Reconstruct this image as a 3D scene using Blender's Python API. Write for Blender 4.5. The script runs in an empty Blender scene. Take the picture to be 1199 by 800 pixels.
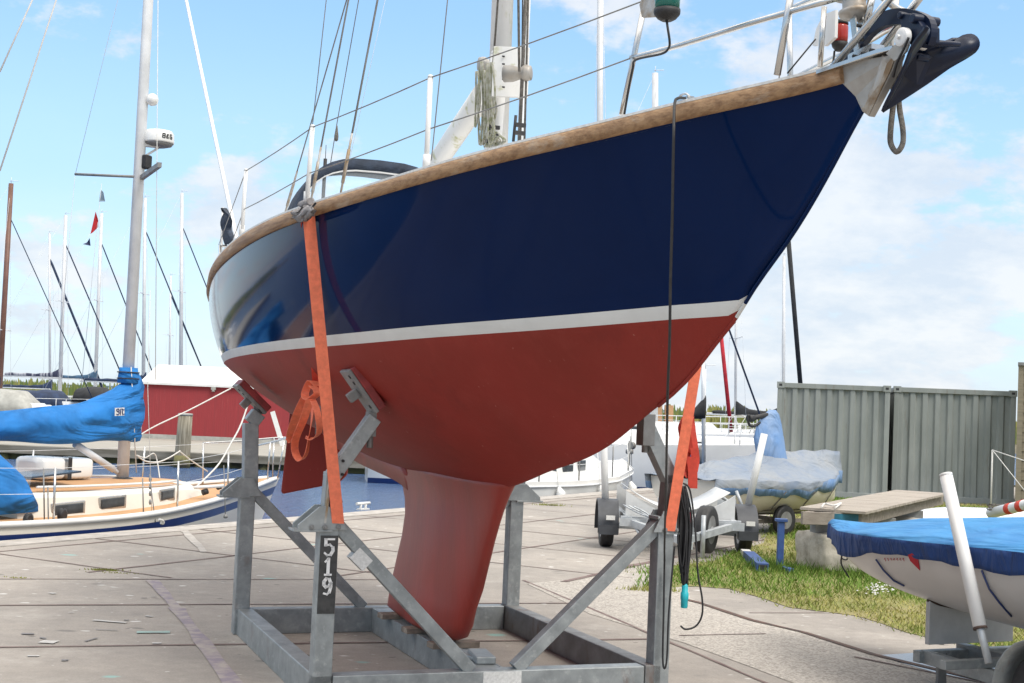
import bpy, bmesh, math, random
from mathutils import Vector, Matrix, noise as mnoise
R = math.radians
rnd = random.Random(7)
C = bpy.context.scene.collection
S = bpy.context.scene

# ------------------------------------------------------------------ camera, light, exposure
FPX, CAMH, ROLL, HY = 1600.0, 1.6, R(2.48), 473.8
PITCH = math.atan((HY-400)*math.cos(ROLL)/FPX)
cam_d = bpy.data.cameras.new('camera'); cam = bpy.data.objects.new('camera', cam_d); C.objects.link(cam)
cam_d.sensor_fit = 'HORIZONTAL'; cam_d.sensor_width = 36; cam_d.lens = 36*FPX/1199
cam_d.clip_start = .1; cam_d.clip_end = 20000
_f = Vector((0, math.cos(PITCH), math.sin(PITCH))); _u0 = Vector((0, -math.sin(PITCH), math.cos(PITCH))); _r0 = Vector((1, 0, 0))
# roll: up appears tilted to the right in the picture
_r = _r0*math.cos(ROLL) - _u0*math.sin(ROLL)*-1
_u = _u0*math.cos(ROLL) - _r0*math.sin(ROLL)
# image right in level frame = cos r * right + sin r * up
cam.matrix_world = Matrix.Translation((0, 0, CAMH)) @ Matrix((( _r.x, _u.x, -_f.x), (_r.y, _u.y, -_f.y), (_r.z, _u.z, -_f.z))).to_4x4()
S.camera = cam

SUN_EL, SUN_AZ = R(52), R(140)          # azimuth measured clockwise from +Y
sun_dir = Vector((math.sin(SUN_AZ)*math.cos(SUN_EL), math.cos(SUN_AZ)*math.cos(SUN_EL), math.sin(SUN_EL)))
sd = bpy.data.lights.new('sun', 'SUN'); sd.energy = 1.5; sd.angle = R(24); sd.color = (1, .955, .88)
so = bpy.data.objects.new('sun', sd); C.objects.link(so); so.rotation_euler = sun_dir.to_track_quat('Z', 'Y').to_euler()
so.location = (0, 0, 60)

w = bpy.data.worlds.new('World'); S.world = w; w.use_nodes = True
N, L = w.node_tree.nodes, w.node_tree.links; N.clear()
out = N.new('ShaderNodeOutputWorld'); bg = N.new('ShaderNodeBackground'); bg.inputs[1].default_value = .12
sky = N.new('ShaderNodeTexSky'); sky.sky_type = 'NISHITA'; sky.sun_disc = False
sky.sun_elevation = SUN_EL; sky.sun_rotation = SUN_AZ; sky.air_density = 1.0; sky.dust_density = .8; sky.ozone_density = 1.6
tc = N.new('ShaderNodeTexCoord'); sep = N.new('ShaderNodeSeparateXYZ'); L.new(tc.outputs['Generated'], sep.inputs[0])
def wm(op, a, b=None, c=None):
    n = N.new('ShaderNodeMath'); n.operation = op
    for i, v in enumerate((a, b, c)):
        if v is None: continue
        if isinstance(v, (int, float)): n.inputs[i].default_value = v
        else: L.new(v, n.inputs[i])
    return n.outputs[0]
zc = wm('ADD', wm('MAXIMUM', sep.outputs[2], 0.0), .38)
px = wm('DIVIDE', sep.outputs[0], zc); py = wm('DIVIDE', sep.outputs[1], zc)
comb = N.new('ShaderNodeCombineXYZ'); L.new(px, comb.inputs[0]); L.new(py, comb.inputs[1])
def wnoise(scale, detail, rough, off):
    mp = N.new('ShaderNodeMapping'); mp.inputs['Location'].default_value = off; L.new(comb.outputs[0], mp.inputs[0])
    n = N.new('ShaderNodeTexNoise'); n.inputs['Scale'].default_value = scale; n.inputs['Detail'].default_value = detail
    n.inputs['Roughness'].default_value = rough; L.new(mp.outputs[0], n.inputs['Vector']); return n.outputs['Fac']
n1 = wnoise(2.1, 9, .60, (3.1, 7.7, 0)); n2 = wnoise(6.5, 6, .62, (9.2, 1.3, 2))
cl = wm('ADD', wm('MULTIPLY', n1, .75), wm('MULTIPLY', n2, .25))
# more cloud low in the sky and to the right, thin haze at the horizon
low = wm('SUBTRACT', 1.0, wm('MINIMUM', wm('MULTIPLY', wm('MAXIMUM', sep.outputs[2], 0), 3.2), 1.0))
az = wm('MULTIPLY', wm('MAXIMUM', sep.outputs[0], -.1), .13)
hi_ = wm('MINIMUM', wm('MAXIMUM', wm('DIVIDE', wm('SUBTRACT', sep.outputs[2], .36), .3), 0), 1)
cl = wm('ADD', cl, wm('ADD', wm('MULTIPLY', low, .03), wm('ADD', az, wm('MULTIPLY', hi_, .13))))
ramp = N.new('ShaderNodeValToRGB'); ramp.color_ramp.elements[0].position = .495; ramp.color_ramp.elements[1].position = .565
ramp.color_ramp.interpolation = 'EASE'; L.new(cl, ramp.inputs[0])
haze = wm('POWER', wm('SUBTRACT', 1.0, wm('MINIMUM', wm('MAXIMUM', sep.outputs[2], 0), 1.0)), 9.0)
fac = wm('MAXIMUM', wm('MULTIPLY', ramp.outputs[0], .82), wm('MULTIPLY', haze, .25))
mix = N.new('ShaderNodeMix'); mix.data_type = 'RGBA'; L.new(fac, mix.inputs[0]); 
SKYG = N.new('ShaderNodeMix'); SKYG.data_type = 'RGBA'; SKYG.blend_type = 'MULTIPLY'; SKYG.inputs[0].default_value = 1
SKYG.blend_type = 'MIX'; SKYG.inputs[0].default_value = .7; L.new(sky.outputs[0], SKYG.inputs[6])
gr = N.new('ShaderNodeValToRGB'); L.new(wm('MAXIMUM', sep.outputs[2], 0.0), gr.inputs[0]); gr.color_ramp.interpolation = 'EASE'
gr.color_ramp.elements[0].position = 0; gr.color_ramp.elements[0].color = (.50, .62, .72, 1); gr.color_ramp.elements[1].position = 1; gr.color_ramp.elements[1].color = (.11, .25, .52, 1)
for p_, c_ in ((.07, (.43, .60, .74)), (.16, (.33, .55, .75)), (.30, (.24, .45, .72)), (.55, (.16, .34, .63))):
    e_ = gr.color_ramp.elements.new(p_); e_.color = (*c_, 1)
gx_ = N.new('ShaderNodeMix'); gx_.data_type = 'RGBA'; gx_.blend_type = 'MULTIPLY'; gx_.inputs[0].default_value = 1; L.new(gr.outputs[0], gx_.inputs[6]); gx_.inputs[7].default_value = (8, 8, 8, 1)
L.new(gx_.outputs[2], SKYG.inputs[7])
L.new(SKYG.outputs[2], mix.inputs[6]); cc_ = N.new('ShaderNodeMix'); cc_.data_type = 'RGBA'; L.new(hi_, cc_.inputs[0]); sh_ = N.new('ShaderNodeMix'); sh_.data_type = 'RGBA'; L.new(wm('MINIMUM', wm('MAXIMUM', wm('DIVIDE', wm('SUBTRACT', n2, .40), .22), 0), 1), sh_.inputs[0]); sh_.inputs[6].default_value = (3.75, 4.1, 4.6, 1); sh_.inputs[7].default_value = (4.8, 4.85, 4.95, 1); L.new(sh_.outputs[2], cc_.inputs[6]); cc_.inputs[7].default_value = (13.2, 12.3, 11.1, 1); L.new(cc_.outputs[2], mix.inputs[7])
L.new(mix.outputs[2], bg.inputs[0]); L.new(bg.outputs[0], out.inputs[0])

S.view_settings.view_transform = 'Standard'; S.view_settings.look = 'None'
S.view_settings.exposure = .72; S.view_settings.gamma = 1
S.render.engine = 'CYCLES'

# ------------------------------------------------------------------ measuring helpers (camera rays met with real planes)
def ray(x, y):
    u, v = x-599.5, 400-y
    cr, sr = math.cos(ROLL), math.sin(ROLL)
    u2, v2 = u*cr-v*sr, u*sr+v*cr
    cp, sp = math.cos(PITCH), math.sin(PITCH)
    return Vector((u2, FPX*cp-v2*sp, v2*cp+FPX*sp))/FPX
CO = Vector((0, 0, CAMH))
def G(x, y, z=0.0):
    d = ray(x, y); return CO + d*((z-CAMH)/d.z)
def D(x, y, Y):
    d = ray(x, y); return CO + d*(Y/d.y)
class Frame:
    """a local frame: X forward, Y to the left of X, Z up"""
    def __init__(s, o, ang):
        s.o = Vector((o[0], o[1], o[2] if len(o) > 2 else 0)); s.a = ang
        s.m = Matrix.Translation(s.o) @ Matrix.Rotation(ang, 4, 'Z'); s.mi = s.m.inverted()
    def Y(s, x, y, off=0.0):     # pixel ray met with local plane y = off
        o = s.mi @ CO; d = s.mi.to_3x3() @ ray(x, y); t = (off-o.y)/d.y; return o+d*t
    def X(s, x, y, off=0.0):
        o = s.mi @ CO; d = s.mi.to_3x3() @ ray(x, y); t = (off-o.x)/d.x; return o+d*t
    def Z(s, x, y, z=0.0):
        return s.mi @ G(x, y, z+s.o.z)
    def l(s, p): return s.mi @ Vector(p)
    def w(s, p): return s.m @ Vector(p)

# ------------------------------------------------------------------ materials
def new_mat(name):
    m = bpy.data.materials.new(name); m.use_nodes = True
    return m, m.node_tree.nodes, m.node_tree.links, m.node_tree.nodes['Principled BSDF']
def node(nt, typ, **kw):
    n = nt.nodes.new(typ)
    for k, v in kw.items():
        if k.startswith('_'): setattr(n, k[1:], v)
        else: n.inputs[k.replace('__', ' ')].default_value = v
    return n
def mat(name, col, rough=.5, metal=0, var=.12, scale=6, bump=0, bscale=40, coat=0, spec=None, col2=None, stretch=(1, 1, 1), trans=0, detail=5, lo=.35, hi=.65, coord='Object'):
    m, n, l, b = new_mat(name); nt = m.node_tree
    c4 = (*col, 1)
    c2 = (*col2, 1) if col2 else (*[min(1, x*(1-var*1.6)) for x in col], 1)
    t = node(nt, 'ShaderNodeTexCoord'); mp = node(nt, 'ShaderNodeMapping'); mp.inputs['Scale'].default_value = stretch
    l.new(t.outputs[coord], mp.inputs[0])
    no = node(nt, 'ShaderNodeTexNoise', Scale=scale, Detail=detail, Roughness=.6); l.new(mp.outputs[0], no.inputs['Vector'])
    r = node(nt, 'ShaderNodeValToRGB'); r.color_ramp.elements[0].position = lo; r.color_ramp.elements[1].position = hi
    r.color_ramp.elements[0].color = c2; r.color_ramp.elements[1].color = c4
    l.new(no.outputs['Fac'], r.inputs[0]); l.new(r.outputs[0], b.inputs['Base Color'])
    b.inputs['Roughness'].default_value = rough; b.inputs['Metallic'].default_value = metal
    if coat: b.inputs['Coat Weight'].default_value = coat; b.inputs['Coat Roughness'].default_value = .04
    if spec is not None: b.inputs['Specular IOR Level'].default_value = spec
    if trans: b.inputs['Transmission Weight'].default_value = trans
    if bump:
        n2 = node(nt, 'ShaderNodeTexNoise', Scale=bscale, Detail=6, Roughness=.65); l.new(mp.outputs[0], n2.inputs['Vector'])
        bp = node(nt, 'ShaderNodeBump', Strength=bump, Distance=.02); l.new(n2.outputs['Fac'], bp.inputs['Height']); l.new(bp.outputs[0], b.inputs['Normal'])
    return m
M = {}
M['navy'] = mat('navy gloss paint', (.002, .013, .060), .08, 0, .1, 1.5)
M['navy'].node_tree.nodes['Principled BSDF'].inputs['IOR'].default_value = 1.17
M['white_stripe'] = mat('white stripe paint', (.62, .62, .60), .45, 0, .06, 4)
M['antifoul'] = mat('red antifouling', (.255, .025, .018), .6, 0, .0, 1.3, bump=.08, bscale=60, col2=(.205, .023, .015), stretch=(1, 1, .35), spec=.25)
M['antifoul_keel'] = mat('red antifouling worn', (.33, .036, .025), .40, 0, 0, 3, bump=.06, bscale=30, col2=(.24, .036, .026), stretch=(1.2, 1.2, .25))
M['teak'] = mat('weathered teak', (.37, .225, .115), .6, 0, 0, 4, bump=.4, bscale=18, col2=(.19, .10, .045), stretch=(.6, 14, 14), lo=.33, hi=.60, detail=10)
M['teak_deck'] = mat('teak deck', (.45, .27, .15), .7, 0, .2, 8)
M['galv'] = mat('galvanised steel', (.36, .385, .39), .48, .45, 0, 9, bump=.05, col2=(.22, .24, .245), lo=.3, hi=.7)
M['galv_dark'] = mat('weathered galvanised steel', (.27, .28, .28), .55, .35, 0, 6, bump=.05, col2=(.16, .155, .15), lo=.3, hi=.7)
M['steel'] = mat('stainless steel', (.62, .62, .61), .22, .9, .1, 12)
M['steel_stain'] = mat('stained stainless', (.44, .43, .41), .5, .3, 0, 7, col2=(.27, .19, .11), lo=.40, hi=.56)
M['white_paint'] = mat('white paint', (.72, .72, .71), .4, 0, .06, 5)
M['white_gloss'] = mat('white gelcoat', (.76, .76, .74), .25, 0, .05, 2, coat=.3)
M['cream'] = mat('cream gelcoat', (.72, .68, .60), .3, 0, .05, 2)
M['mossy'] = mat('mossy aluminium', (.70, .70, .68), .5, .05, 0, 11, col2=(.40, .40, .20), lo=.30, hi=.44)
M['rope_mossy'] = mat('mossy rope', (.40, .39, .34), .9, 0, 0, 30, col2=(.19, .20, .10), lo=.35, hi=.6)
M['orange'] = mat('orange webbing', (.86, .20, .10), .65, 0, .14, 30, bump=.1, bscale=200)
M['orange_dark'] = mat('red webbing', (.60, .055, .03), .65, 0, .14, 30)
M['black'] = mat('black rubber', (.025, .025, .027), .6, 0, .3, 20, bump=.05)
M['black_plate'] = mat('black paint plate', (.022, .023, .024), .5, 0, 0, 25, col2=(.05, .05, .05))
M['stencil'] = mat('white stencil paint', (.75, .75, .75), .6, 0, 0, 60, col2=(.5, .5, .5), lo=.2, hi=.4)
M['cyan'] = mat('cyan plastic', (.02, .45, .52), .4, 0, .1, 30)
M['navy_cloth'] = mat('navy canvas', (.030, .045, .075), .85, 0, .3, 9, bump=.2, bscale=25)
M['vinyl'] = mat('clear vinyl window', (.72, .80, .86), .08, 0, .05, 3)
M['vinyl'].node_tree.nodes['Principled BSDF'].inputs['Alpha'].default_value = .10
M['navy_steel'] = mat('navy painted anchor', (.005, .012, .036), .35, 0, .2, 14, spec=.3)
M['greycloth'] = mat('grey rag', (.33, .31, .31), .95, 0, .35, 14, bump=.6, bscale=30)
M['rope_grey'] = mat('grey rope', (.20, .185, .165), .95, 0, .3, 60, bump=.6, bscale=120)
M['wood_block'] = mat('wood block', (.30, .24, .19), .8, 0, .3, 12)
M['pad_red'] = mat('red pad', (.26, .025, .025), .5, 0, .3, 14)
M['green_lens'] = mat('green lens', (.015, .16, .13), .15, 0, .1, 9)
M['red_lens'] = mat('red lens', (.40, .03, .02), .15, 0, .1, 9)
M['label_white'] = mat('white sticker', (.72, .72, .70), .5, 0, .15, 60)

def weather(m, col, scale=5, stretch=(1, 1, 1), lo=.58, hi=.68, amt=.6, detail=8):
    """adds stains of another colour over a material"""
    nt = m.node_tree; l = nt.links; b = nt.nodes['Principled BSDF']; src = b.inputs['Base Color'].links[0].from_socket
    t = node(nt, 'ShaderNodeTexCoord'); mp = node(nt, 'ShaderNodeMapping'); mp.inputs['Scale'].default_value = stretch; mp.inputs['Location'].default_value = (scale, 3.3, 1.7); l.new(t.outputs['Object'], mp.inputs[0])
    no = node(nt, 'ShaderNodeTexNoise', Scale=scale, Detail=detail, Roughness=.65); l.new(mp.outputs[0], no.inputs['Vector'])
    mr = node(nt, 'ShaderNodeMapRange'); mr.inputs['From Min'].default_value = lo; mr.inputs['From Max'].default_value = hi; mr.inputs['To Max'].default_value = amt; l.new(no.outputs['Fac'], mr.inputs[0])
    mx = node(nt, 'ShaderNodeMix'); mx.data_type = 'RGBA'; l.new(mr.outputs[0], mx.inputs[0]); l.new(src, mx.inputs[6]); mx.inputs[7].default_value = (*col, 1); l.new(mx.outputs[2], b.inputs['Base Color'])
def creases(m, scale=2.2, dist=.05, strength=.7, stretch=(1, 1, 1)):
    """folds and pulls of canvas"""
    nt = m.node_tree; l = nt.links; b = nt.nodes['Principled BSDF']
    t = node(nt, 'ShaderNodeTexCoord'); mp = node(nt, 'ShaderNodeMapping'); mp.inputs['Scale'].default_value = stretch; mp.inputs['Rotation'].default_value = (.4, .5, .7); l.new(t.outputs['Object'], mp.inputs[0])
    w1 = node(nt, 'ShaderNodeTexNoise', Scale=scale, Detail=3, Roughness=.45, Distortion=1.2); l.new(mp.outputs[0], w1.inputs['Vector'])
    bp = node(nt, 'ShaderNodeBump', Strength=strength, Distance=dist); l.new(w1.outputs['Fac'], bp.inputs['Height'])
    old = b.inputs['Normal'].links
    if old: l.new(old[0].from_socket, bp.inputs['Normal'])
    l.new(bp.outputs[0], b.inputs['Normal'])
for k in ('antifoul', 'antifoul_keel'):
    weather(M[k], (.33, .075, .060), 1.4, (1, 1, .5), .56, .80, .25); weather(M[k], (.10, .014, .012), 2.6, (1, 1, .25), .55, .75, .45); weather(M[k], (.45, .22, .18), 26, (1, 1, .3), .70, .76, .5, 3)
weather(M['antifoul_keel'], (.36, .16, .15), 5, (1.5, 1.5, .12), .54, .75, .10); weather(M['antifoul'], (.32, .055, .042), 9, (1, 1, .12), .52, .75, .22)
M['mast_white'] = mat('white painted mast', (.74, .74, .73), .4, 0, .05, 3); weather(M['mast_white'], (.42, .42, .26), 9, (1, 1, .6), .60, .72, .6)
weather(M['galv'], (.17, .085, .055), 5, (1, 1, .6), .62, .74, .55); weather(M['galv'], (.50, .52, .52), 22, (1, 1, 1), .55, .7, .5); weather(M['galv_dark'], (.15, .07, .045), 7, (1, 1, .5), .56, .68, .6)
weather(M['teak'], (.52, .45, .36), 2, (1, 6, 6), .56, .66, .4); weather(M['orange'], (.55, .10, .05), 9, (1, 1, .2), .55, .75, .5); weather(M['white_stripe'], (.42, .41, .38), 3, (1, 1, 2), .58, .72, .35)
creases(M['navy_cloth'], 4, .05)
M['stem_stain'] = mat('brown stained stem plate', (.40, .36, .30), .5, .2, 0, 9, col2=(.20, .125, .06), lo=.42, hi=.60)

# ------------------------------------------------------------------ mesh building
class MB:
    def __init__(s): s.v = []; s.f = []; s.mi = []; s.sm = []
    def add(s, vs, fs, mi=0, smooth=False):
        o = len(s.v); s.v += [Vector(v) for v in vs]
        for f in fs: s.f.append([o+i for i in f]); s.mi.append(mi); s.sm.append(smooth)
        return s
    def box(s, c, size, rot=None, mi=0):
        c = Vector(c); hx, hy, hz = [a/2 for a in size]; q = rot if rot is not None else Matrix.Identity(3)
        if isinstance(q, (int, float)): q = Matrix.Rotation(q, 3, 'Z')
        vs = [c + q @ Vector((x, y, z)) for z in (-hz, hz) for x, y in ((-hx, -hy), (hx, -hy), (hx, hy), (-hx, hy))]
        return s.add(vs, [(3, 2, 1, 0), (4, 5, 6, 7), (0, 1, 5, 4), (1, 2, 6, 5), (2, 3, 7, 6), (3, 0, 4, 7)], mi)
    def beam(s, a, b, wd, ht, up=(0, 0, 1), mi=0):
        """rectangular bar from a to b, wd across, ht along up"""
        a, b = Vector(a), Vector(b); d = (b-a); ln = d.length; d.normalize(); up = Vector(up)
        side = d.cross(up); 
        if side.length < 1e-4: side = d.cross(Vector((1, 0, 0)))
        side.normalize(); u = side.cross(d)
        q = Matrix((d, side, u)).transposed()
        return s.box((a+b)/2, (ln, wd, ht), q, mi)
    def tube(s, pts, r, sides=8, caps=True, mi=0, smooth=True, closed=False, flat=1.0, up=None):
        pts = [Vector(p) for p in pts]; n = len(pts)
        rs = r if isinstance(r, (list, tuple)) else [r]*n
        prev = None; rings = []
        for i, p in enumerate(pts):
            if closed: t = pts[(i+1) % n]-pts[i-1]
            else: t = pts[min(i+1, n-1)]-pts[max(i-1, 0)]
            t.normalize()
            if prev is None:
                a = Vector(up) if up is not None else (Vector((0, 0, 1)) if abs(t.z) < .9 else Vector((1, 0, 0)))
                x = (a - t*a.dot(t)).normalized()
            else:
                x = prev - t*prev.dot(t)
                x = x.normalized() if x.length > 1e-6 else prev
            prev = x; y = t.cross(x)
            rings.append([p + (x*math.cos(k*2*math.pi/sides)*flat + y*math.sin(k*2*math.pi/sides))*rs[i] for k in range(sides)])
        vs = [v for rg in rings for v in rg]; fs = []
        for i in range(n if closed else n-1):
            j = (i+1) % n
            for k in range(sides):
                k2 = (k+1) % sides; fs.append((i*sides+k, i*sides+k2, j*sides+k2, j*sides+k))
        s.add(vs, fs, mi, smooth)
        if caps and not closed:
            s.add(rings[0], [tuple(range(sides))[::-1]], mi); s.add(rings[-1], [tuple(range(sides))], mi)
        return s
    def loft(s, rings, mi=0, closed=False, smooth=True, capa=False, capb=False):
        n = len(rings[0]); vs = [v for r_ in rings for v in r_]; fs = []
        for i in range(len(rings)-1):
            for k in range(n if closed else n-1):
                k2 = (k+1) % n; fs.append((i*n+k, i*n+k2, (i+1)*n+k2, (i+1)*n+k))
        s.add(vs, fs, mi, smooth)
        if capa: s.add(rings[0], [tuple(range(n))[::-1]], mi)
        if capb: s.add(rings[-1], [tuple(range(n))], mi)
        return s
    def lathe(s, c, prof, sides=16, axis=(0, 0, 1), mi=0, smooth=True):
        c = Vector(c); z = Vector(axis).normalized(); x = z.orthogonal().normalized(); y = z.cross(x)
        rings = [[c + z*h + (x*math.cos(k*2*math.pi/sides)+y*math.sin(k*2*math.pi/sides))*max(r_, 1e-4) for k in range(sides)] for r_, h in prof]
        return s.loft(rings, mi, True, smooth, True, True)
    def prism(s, poly, ext, mi=0):
        """poly: 3d points, ext: extrusion vector, centred on poly"""
        e = Vector(ext)/2; a = [Vector(p)-e for p in poly]; b = [Vector(p)+e for p in poly]; n = len(a)
        s.add(a+b, [tuple(range(n))[::-1], tuple(range(n, 2*n))] + [(i, (i+1) % n, n+(i+1) % n, n+i) for i in range(n)], mi)
        return s
    def build(s, name, mats, parent=None, base=None, bevel=0, auto=False, solid=0):
        me = bpy.data.meshes.new(name)
        b = Vector(base) if base is not None else Vector((0, 0, 0))
        me.from_pydata([tuple(v-b) for v in s.v], [], s.f)
        if not isinstance(mats, (list, tuple)): mats = [mats]
        for m in mats: me.materials.append(m)
        me.polygons.foreach_set('material_index', s.mi); me.polygons.foreach_set('use_smooth', s.sm)
        bm = bmesh.new(); bm.from_mesh(me); bmesh.ops.remove_doubles(bm, verts=bm.verts, dist=1e-5)
        bmesh.ops.recalc_face_normals(bm, faces=bm.faces); bm.to_mesh(me); bm.free()
        me.update()
        o = bpy.data.objects.new(name, me); C.objects.link(o)
        if parent is not None: o.parent = parent
        elif base is not None: o.location = b
        if solid:
            md = o.modifiers.new('thickness', 'SOLIDIFY'); md.thickness = solid; md.offset = 0
        if bevel:
            md = o.modifiers.new('bevel', 'BEVEL'); md.width = bevel; md.segments = 2; md.limit_method = 'ANGLE'; md.angle_limit = R(40)
        return o
def tag(o, label=None, cat=None, group=None, kind=None):
    for k, v in (('label', label), ('category', cat), ('group', group), ('kind', kind)):
        if v: o[k] = v
    return o
def thing(name, label, cat, loc=(0, 0, 0), rz=0, group=None):
    o = bpy.data.objects.new(name, None); C.objects.link(o); o.empty_display_size = .2
    o.location = loc; o.rotation_euler = (0, 0, rz); return tag(o, label, cat, group)
class Rel:
    """parts of a thing whose points are given in world space"""
    def __init__(s, root): s.root = root; s.mi = (Matrix.Translation(root.location) @ root.rotation_euler.to_matrix().to_4x4()).inverted()
    def part(s, mb, name, mats, parent=None, **kw):
        mb.v = [s.mi @ v for v in mb.v]; return mb.build(name, mats, parent or s.root, **kw)
def spline(S_, B):
    n = len(S_); h = [S_[i+1]-S_[i] for i in range(n-1)]
    a = [0]*n; b = [1]*n; c = [0]*n; r = [0]*n
    for i in range(1, n-1):
        a[i] = h[i-1]; b[i] = 2*(h[i-1]+h[i]); c[i] = h[i]; r[i] = 6*((B[i+1]-B[i])/h[i]-(B[i]-B[i-1])/h[i-1])
    for i in range(1, n):
        w_ = a[i]/b[i-1]; b[i] -= w_*c[i-1]; r[i] -= w_*r[i-1]
    m = [0]*n; m[-1] = r[-1]/b[-1]
    for i in range(n-2, -1, -1): m[i] = (r[i]-c[i]*m[i+1])/b[i]
    def f(x):
        x = min(max(x, S_[0]), S_[-1]); i = 0
        while i < n-2 and x > S_[i+1]: i += 1
        A = S_[i+1]-x; Bb = x-S_[i]
        return (m[i]*A**3+m[i+1]*Bb**3)/(6*h[i])+(B[i]/h[i]-m[i]*h[i]/6)*A+(B[i+1]/h[i]-m[i+1]*h[i]/6)*Bb
    return f
def lin(S_, B):
    def f(x):
        x = min(max(x, S_[0]), S_[-1]); i = 0
        while i < len(S_)-2 and x > S_[i+1]: i += 1
        t = (x-S_[i])/(S_[i+1]-S_[i]); return B[i]+(B[i+1]-B[i])*t
    return f
def sag(a, b, s_, n=10):
    a, b = Vector(a), Vector(b); return [a.lerp(b, i/n) - Vector((0, 0, 4*s_*(i/n)*(1-i/n))) for i in range(n+1)]
def smooth_path(pts, n=6):
    pts = [Vector(p) for p in pts]; out = []
    for i in range(len(pts)-1):
        p0 = pts[max(i-1, 0)]; p1 = pts[i]; p2 = pts[i+1]; p3 = pts[min(i+2, len(pts)-1)]
        for k in range(n):
            t = k/n; out.append(.5*((2*p1)+(p2-p0)*t+(2*p0-5*p1+4*p2-p3)*t*t+(3*p1-p0-3*p2+p3)*t**3))
    out.append(pts[-1]); return out
M['steel_matt'] = mat('dull stainless', (.40, .39, .37), .5, .3, 0, 9, col2=(.30, .275, .24), detail=9)
# ------------------------------------------------------------------ THE MAIN SAILBOAT (local frame: X to the bow, Y to port)
BF = Frame((-.49, 8.67, 0), R(-68.9))
def P(x, y, off=0.0): return BF.Y(x, y, -off)      # off: metres to starboard
boat = thing('sailboat', 'large navy sailing yacht with white stripe and red bottom standing in a steel cradle', 'sailboat', BF.o, BF.a)
b_s = spline([-5, -4, -2.8, -1.5, -.5, .5, 1.5, 2.5, 3.3, 4, 4.5, 4.6], [.66, .83, 1.01, 1.17, 1.23, 1.23, 1.14, .90, .59, .245, .035, .015])
z_s = spline([-5, -3.5, -2.15, -.15, .66, 1.47, 2.06, 2.54, 3.07, 3.49, 3.81, 4.17, 4.44, 4.6], [2.45, 2.425, 2.433, 2.48, 2.499, 2.516, 2.540, 2.571, 2.610, 2.643, 2.674, 2.704, 2.724, 2.735])
b_w = spline([-4.6, -4, -3, -2, -1, 0, 1, 2, 3, 3.5, 3.8, 4.6], [.30, .58, .83, .98, 1.08, 1.10, 1.02, .78, .355, .13, .025, .02])
z_w = spline([-5, -1.65, .37, 1.02, 1.655, 2.14, 2.67, 3.12, 3.45, 3.8, 4.6], [1.83, 1.836, 1.851, 1.860, 1.875, 1.895, 1.918, 1.942, 1.961, 1.979, 2.02])
z_k = spline([-5.0, -4.3, -3.4, -2.24, -1.2, -.3, .6, 1.46, 1.94, 2.34, 2.69, 3.01, 3.39, 3.62, 3.74, 3.81, 4.07, 4.32, 4.48, 4.6],
             [2.02, 1.82, 1.52, 1.27, 1.17, 1.13, 1.12, 1.165, 1.27, 1.35, 1.45, 1.58, 1.75, 1.90, 1.98, 2.04, 2.23, 2.45, 2.61, 2.715])
def stem_s(z):      # where the centreline bottom reaches height z near the bow
    a, b = 1.5, 4.6
    for _ in range(40):
        m = (a+b)/2
        if z_k(m) < z: a = m
        else: b = m
    return a
def hull_y(s, z):
    """half breadth at station s and height z"""
    zk, zs_ = z_k(s), z_s(s); zw = z_w(s)
    if z <= zk: return 0.0
    k = min(1, max(0, (s-3.5)/.35)); e_ = min(1, max(0, (s-1.5)/1.5)); pe = 1.2-.2*e_; qe = 1.18-.18*e_
    # station curve below waterline
    bw = max(b_w(s), .004); bs = b_s(s)
    def A(z):
        if z < zw:
            t = (zw-z)/max(zw-zk, .01); t = min(t, 1); return bw*max(1-t**pe, 0)**(1/qe)
        t = (z-zw)/(zs_-zw); return bw+(bs-bw)*t**(1+.3*e_) + .035*4*t*(1-t)*(1 if s < 2 else max(0, 1-(s-2)/1.6))
    def Bv(z):    # forward: simple V between stem and sheer
        t = (z-zk)/max(zs_-zk, .01); return bs*min(max(t, 0), 1)**1.3
    return A(z)*(1-k)+Bv(z)*k
# rows follow: centreline, bottom, stripe bottom, stripe top, topsides, sheer
def zrow_stripe(s): return z_w(s)
NS = 120; TOPH = lambda s: .068
def ring(s, side):
    zk, zw, zt, zs_ = z_k(s), z_w(s), z_w(s)+.054, z_s(s)
    if s > 3.72: pass
    lo = max(zk, 0); rows = []
    a, b_, c_ = max(zw, zk), max(zt, zk), zs_
    if zk > zs_-.002: zk = zs_-.002
    a = min(a, zs_-.001); b_ = min(b_, zs_-.0005)
    for i in range(15): 
        t = i/14; rows.append(zk+(a-zk)*(1-math.cos(t*math.pi/2)) if s < 3 else zk+(a-zk)*t)
    rows.append(b_)
    for i in range(1, 11): rows.append(b_+(c_-b_)*i/10)
    return [Vector((s, -side*(hull_y(s, z) if i > 0 else 0), z)) for i, z in enumerate(rows)]
ss = [-5+9.6*(1-(1-i/NS)**1.25) for i in range(NS+1)]
hb = MB()
for side in (1, -1):
    rings = [ring(s, side) for s in ss]; n = len(rings[0])
    hb.loft(rings, 0)
    # material by row
    cnt = (len(rings)-1)*(n-1)
    for q in range(cnt):
        row = q % (n-1); hb.mi[-cnt+q] = 2 if row < 14 else (1 if row == 14 else 0)
tr = ring(ss[0], 1); tr2 = ring(ss[0], -1)
hb.add(tr[14:]+tr2[14:][::-1], [tuple(range(2*(n-14)))], 0)
hull = hb.build('hull', [M['navy'], M['white_stripe'], M['antifoul']], boat)
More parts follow.
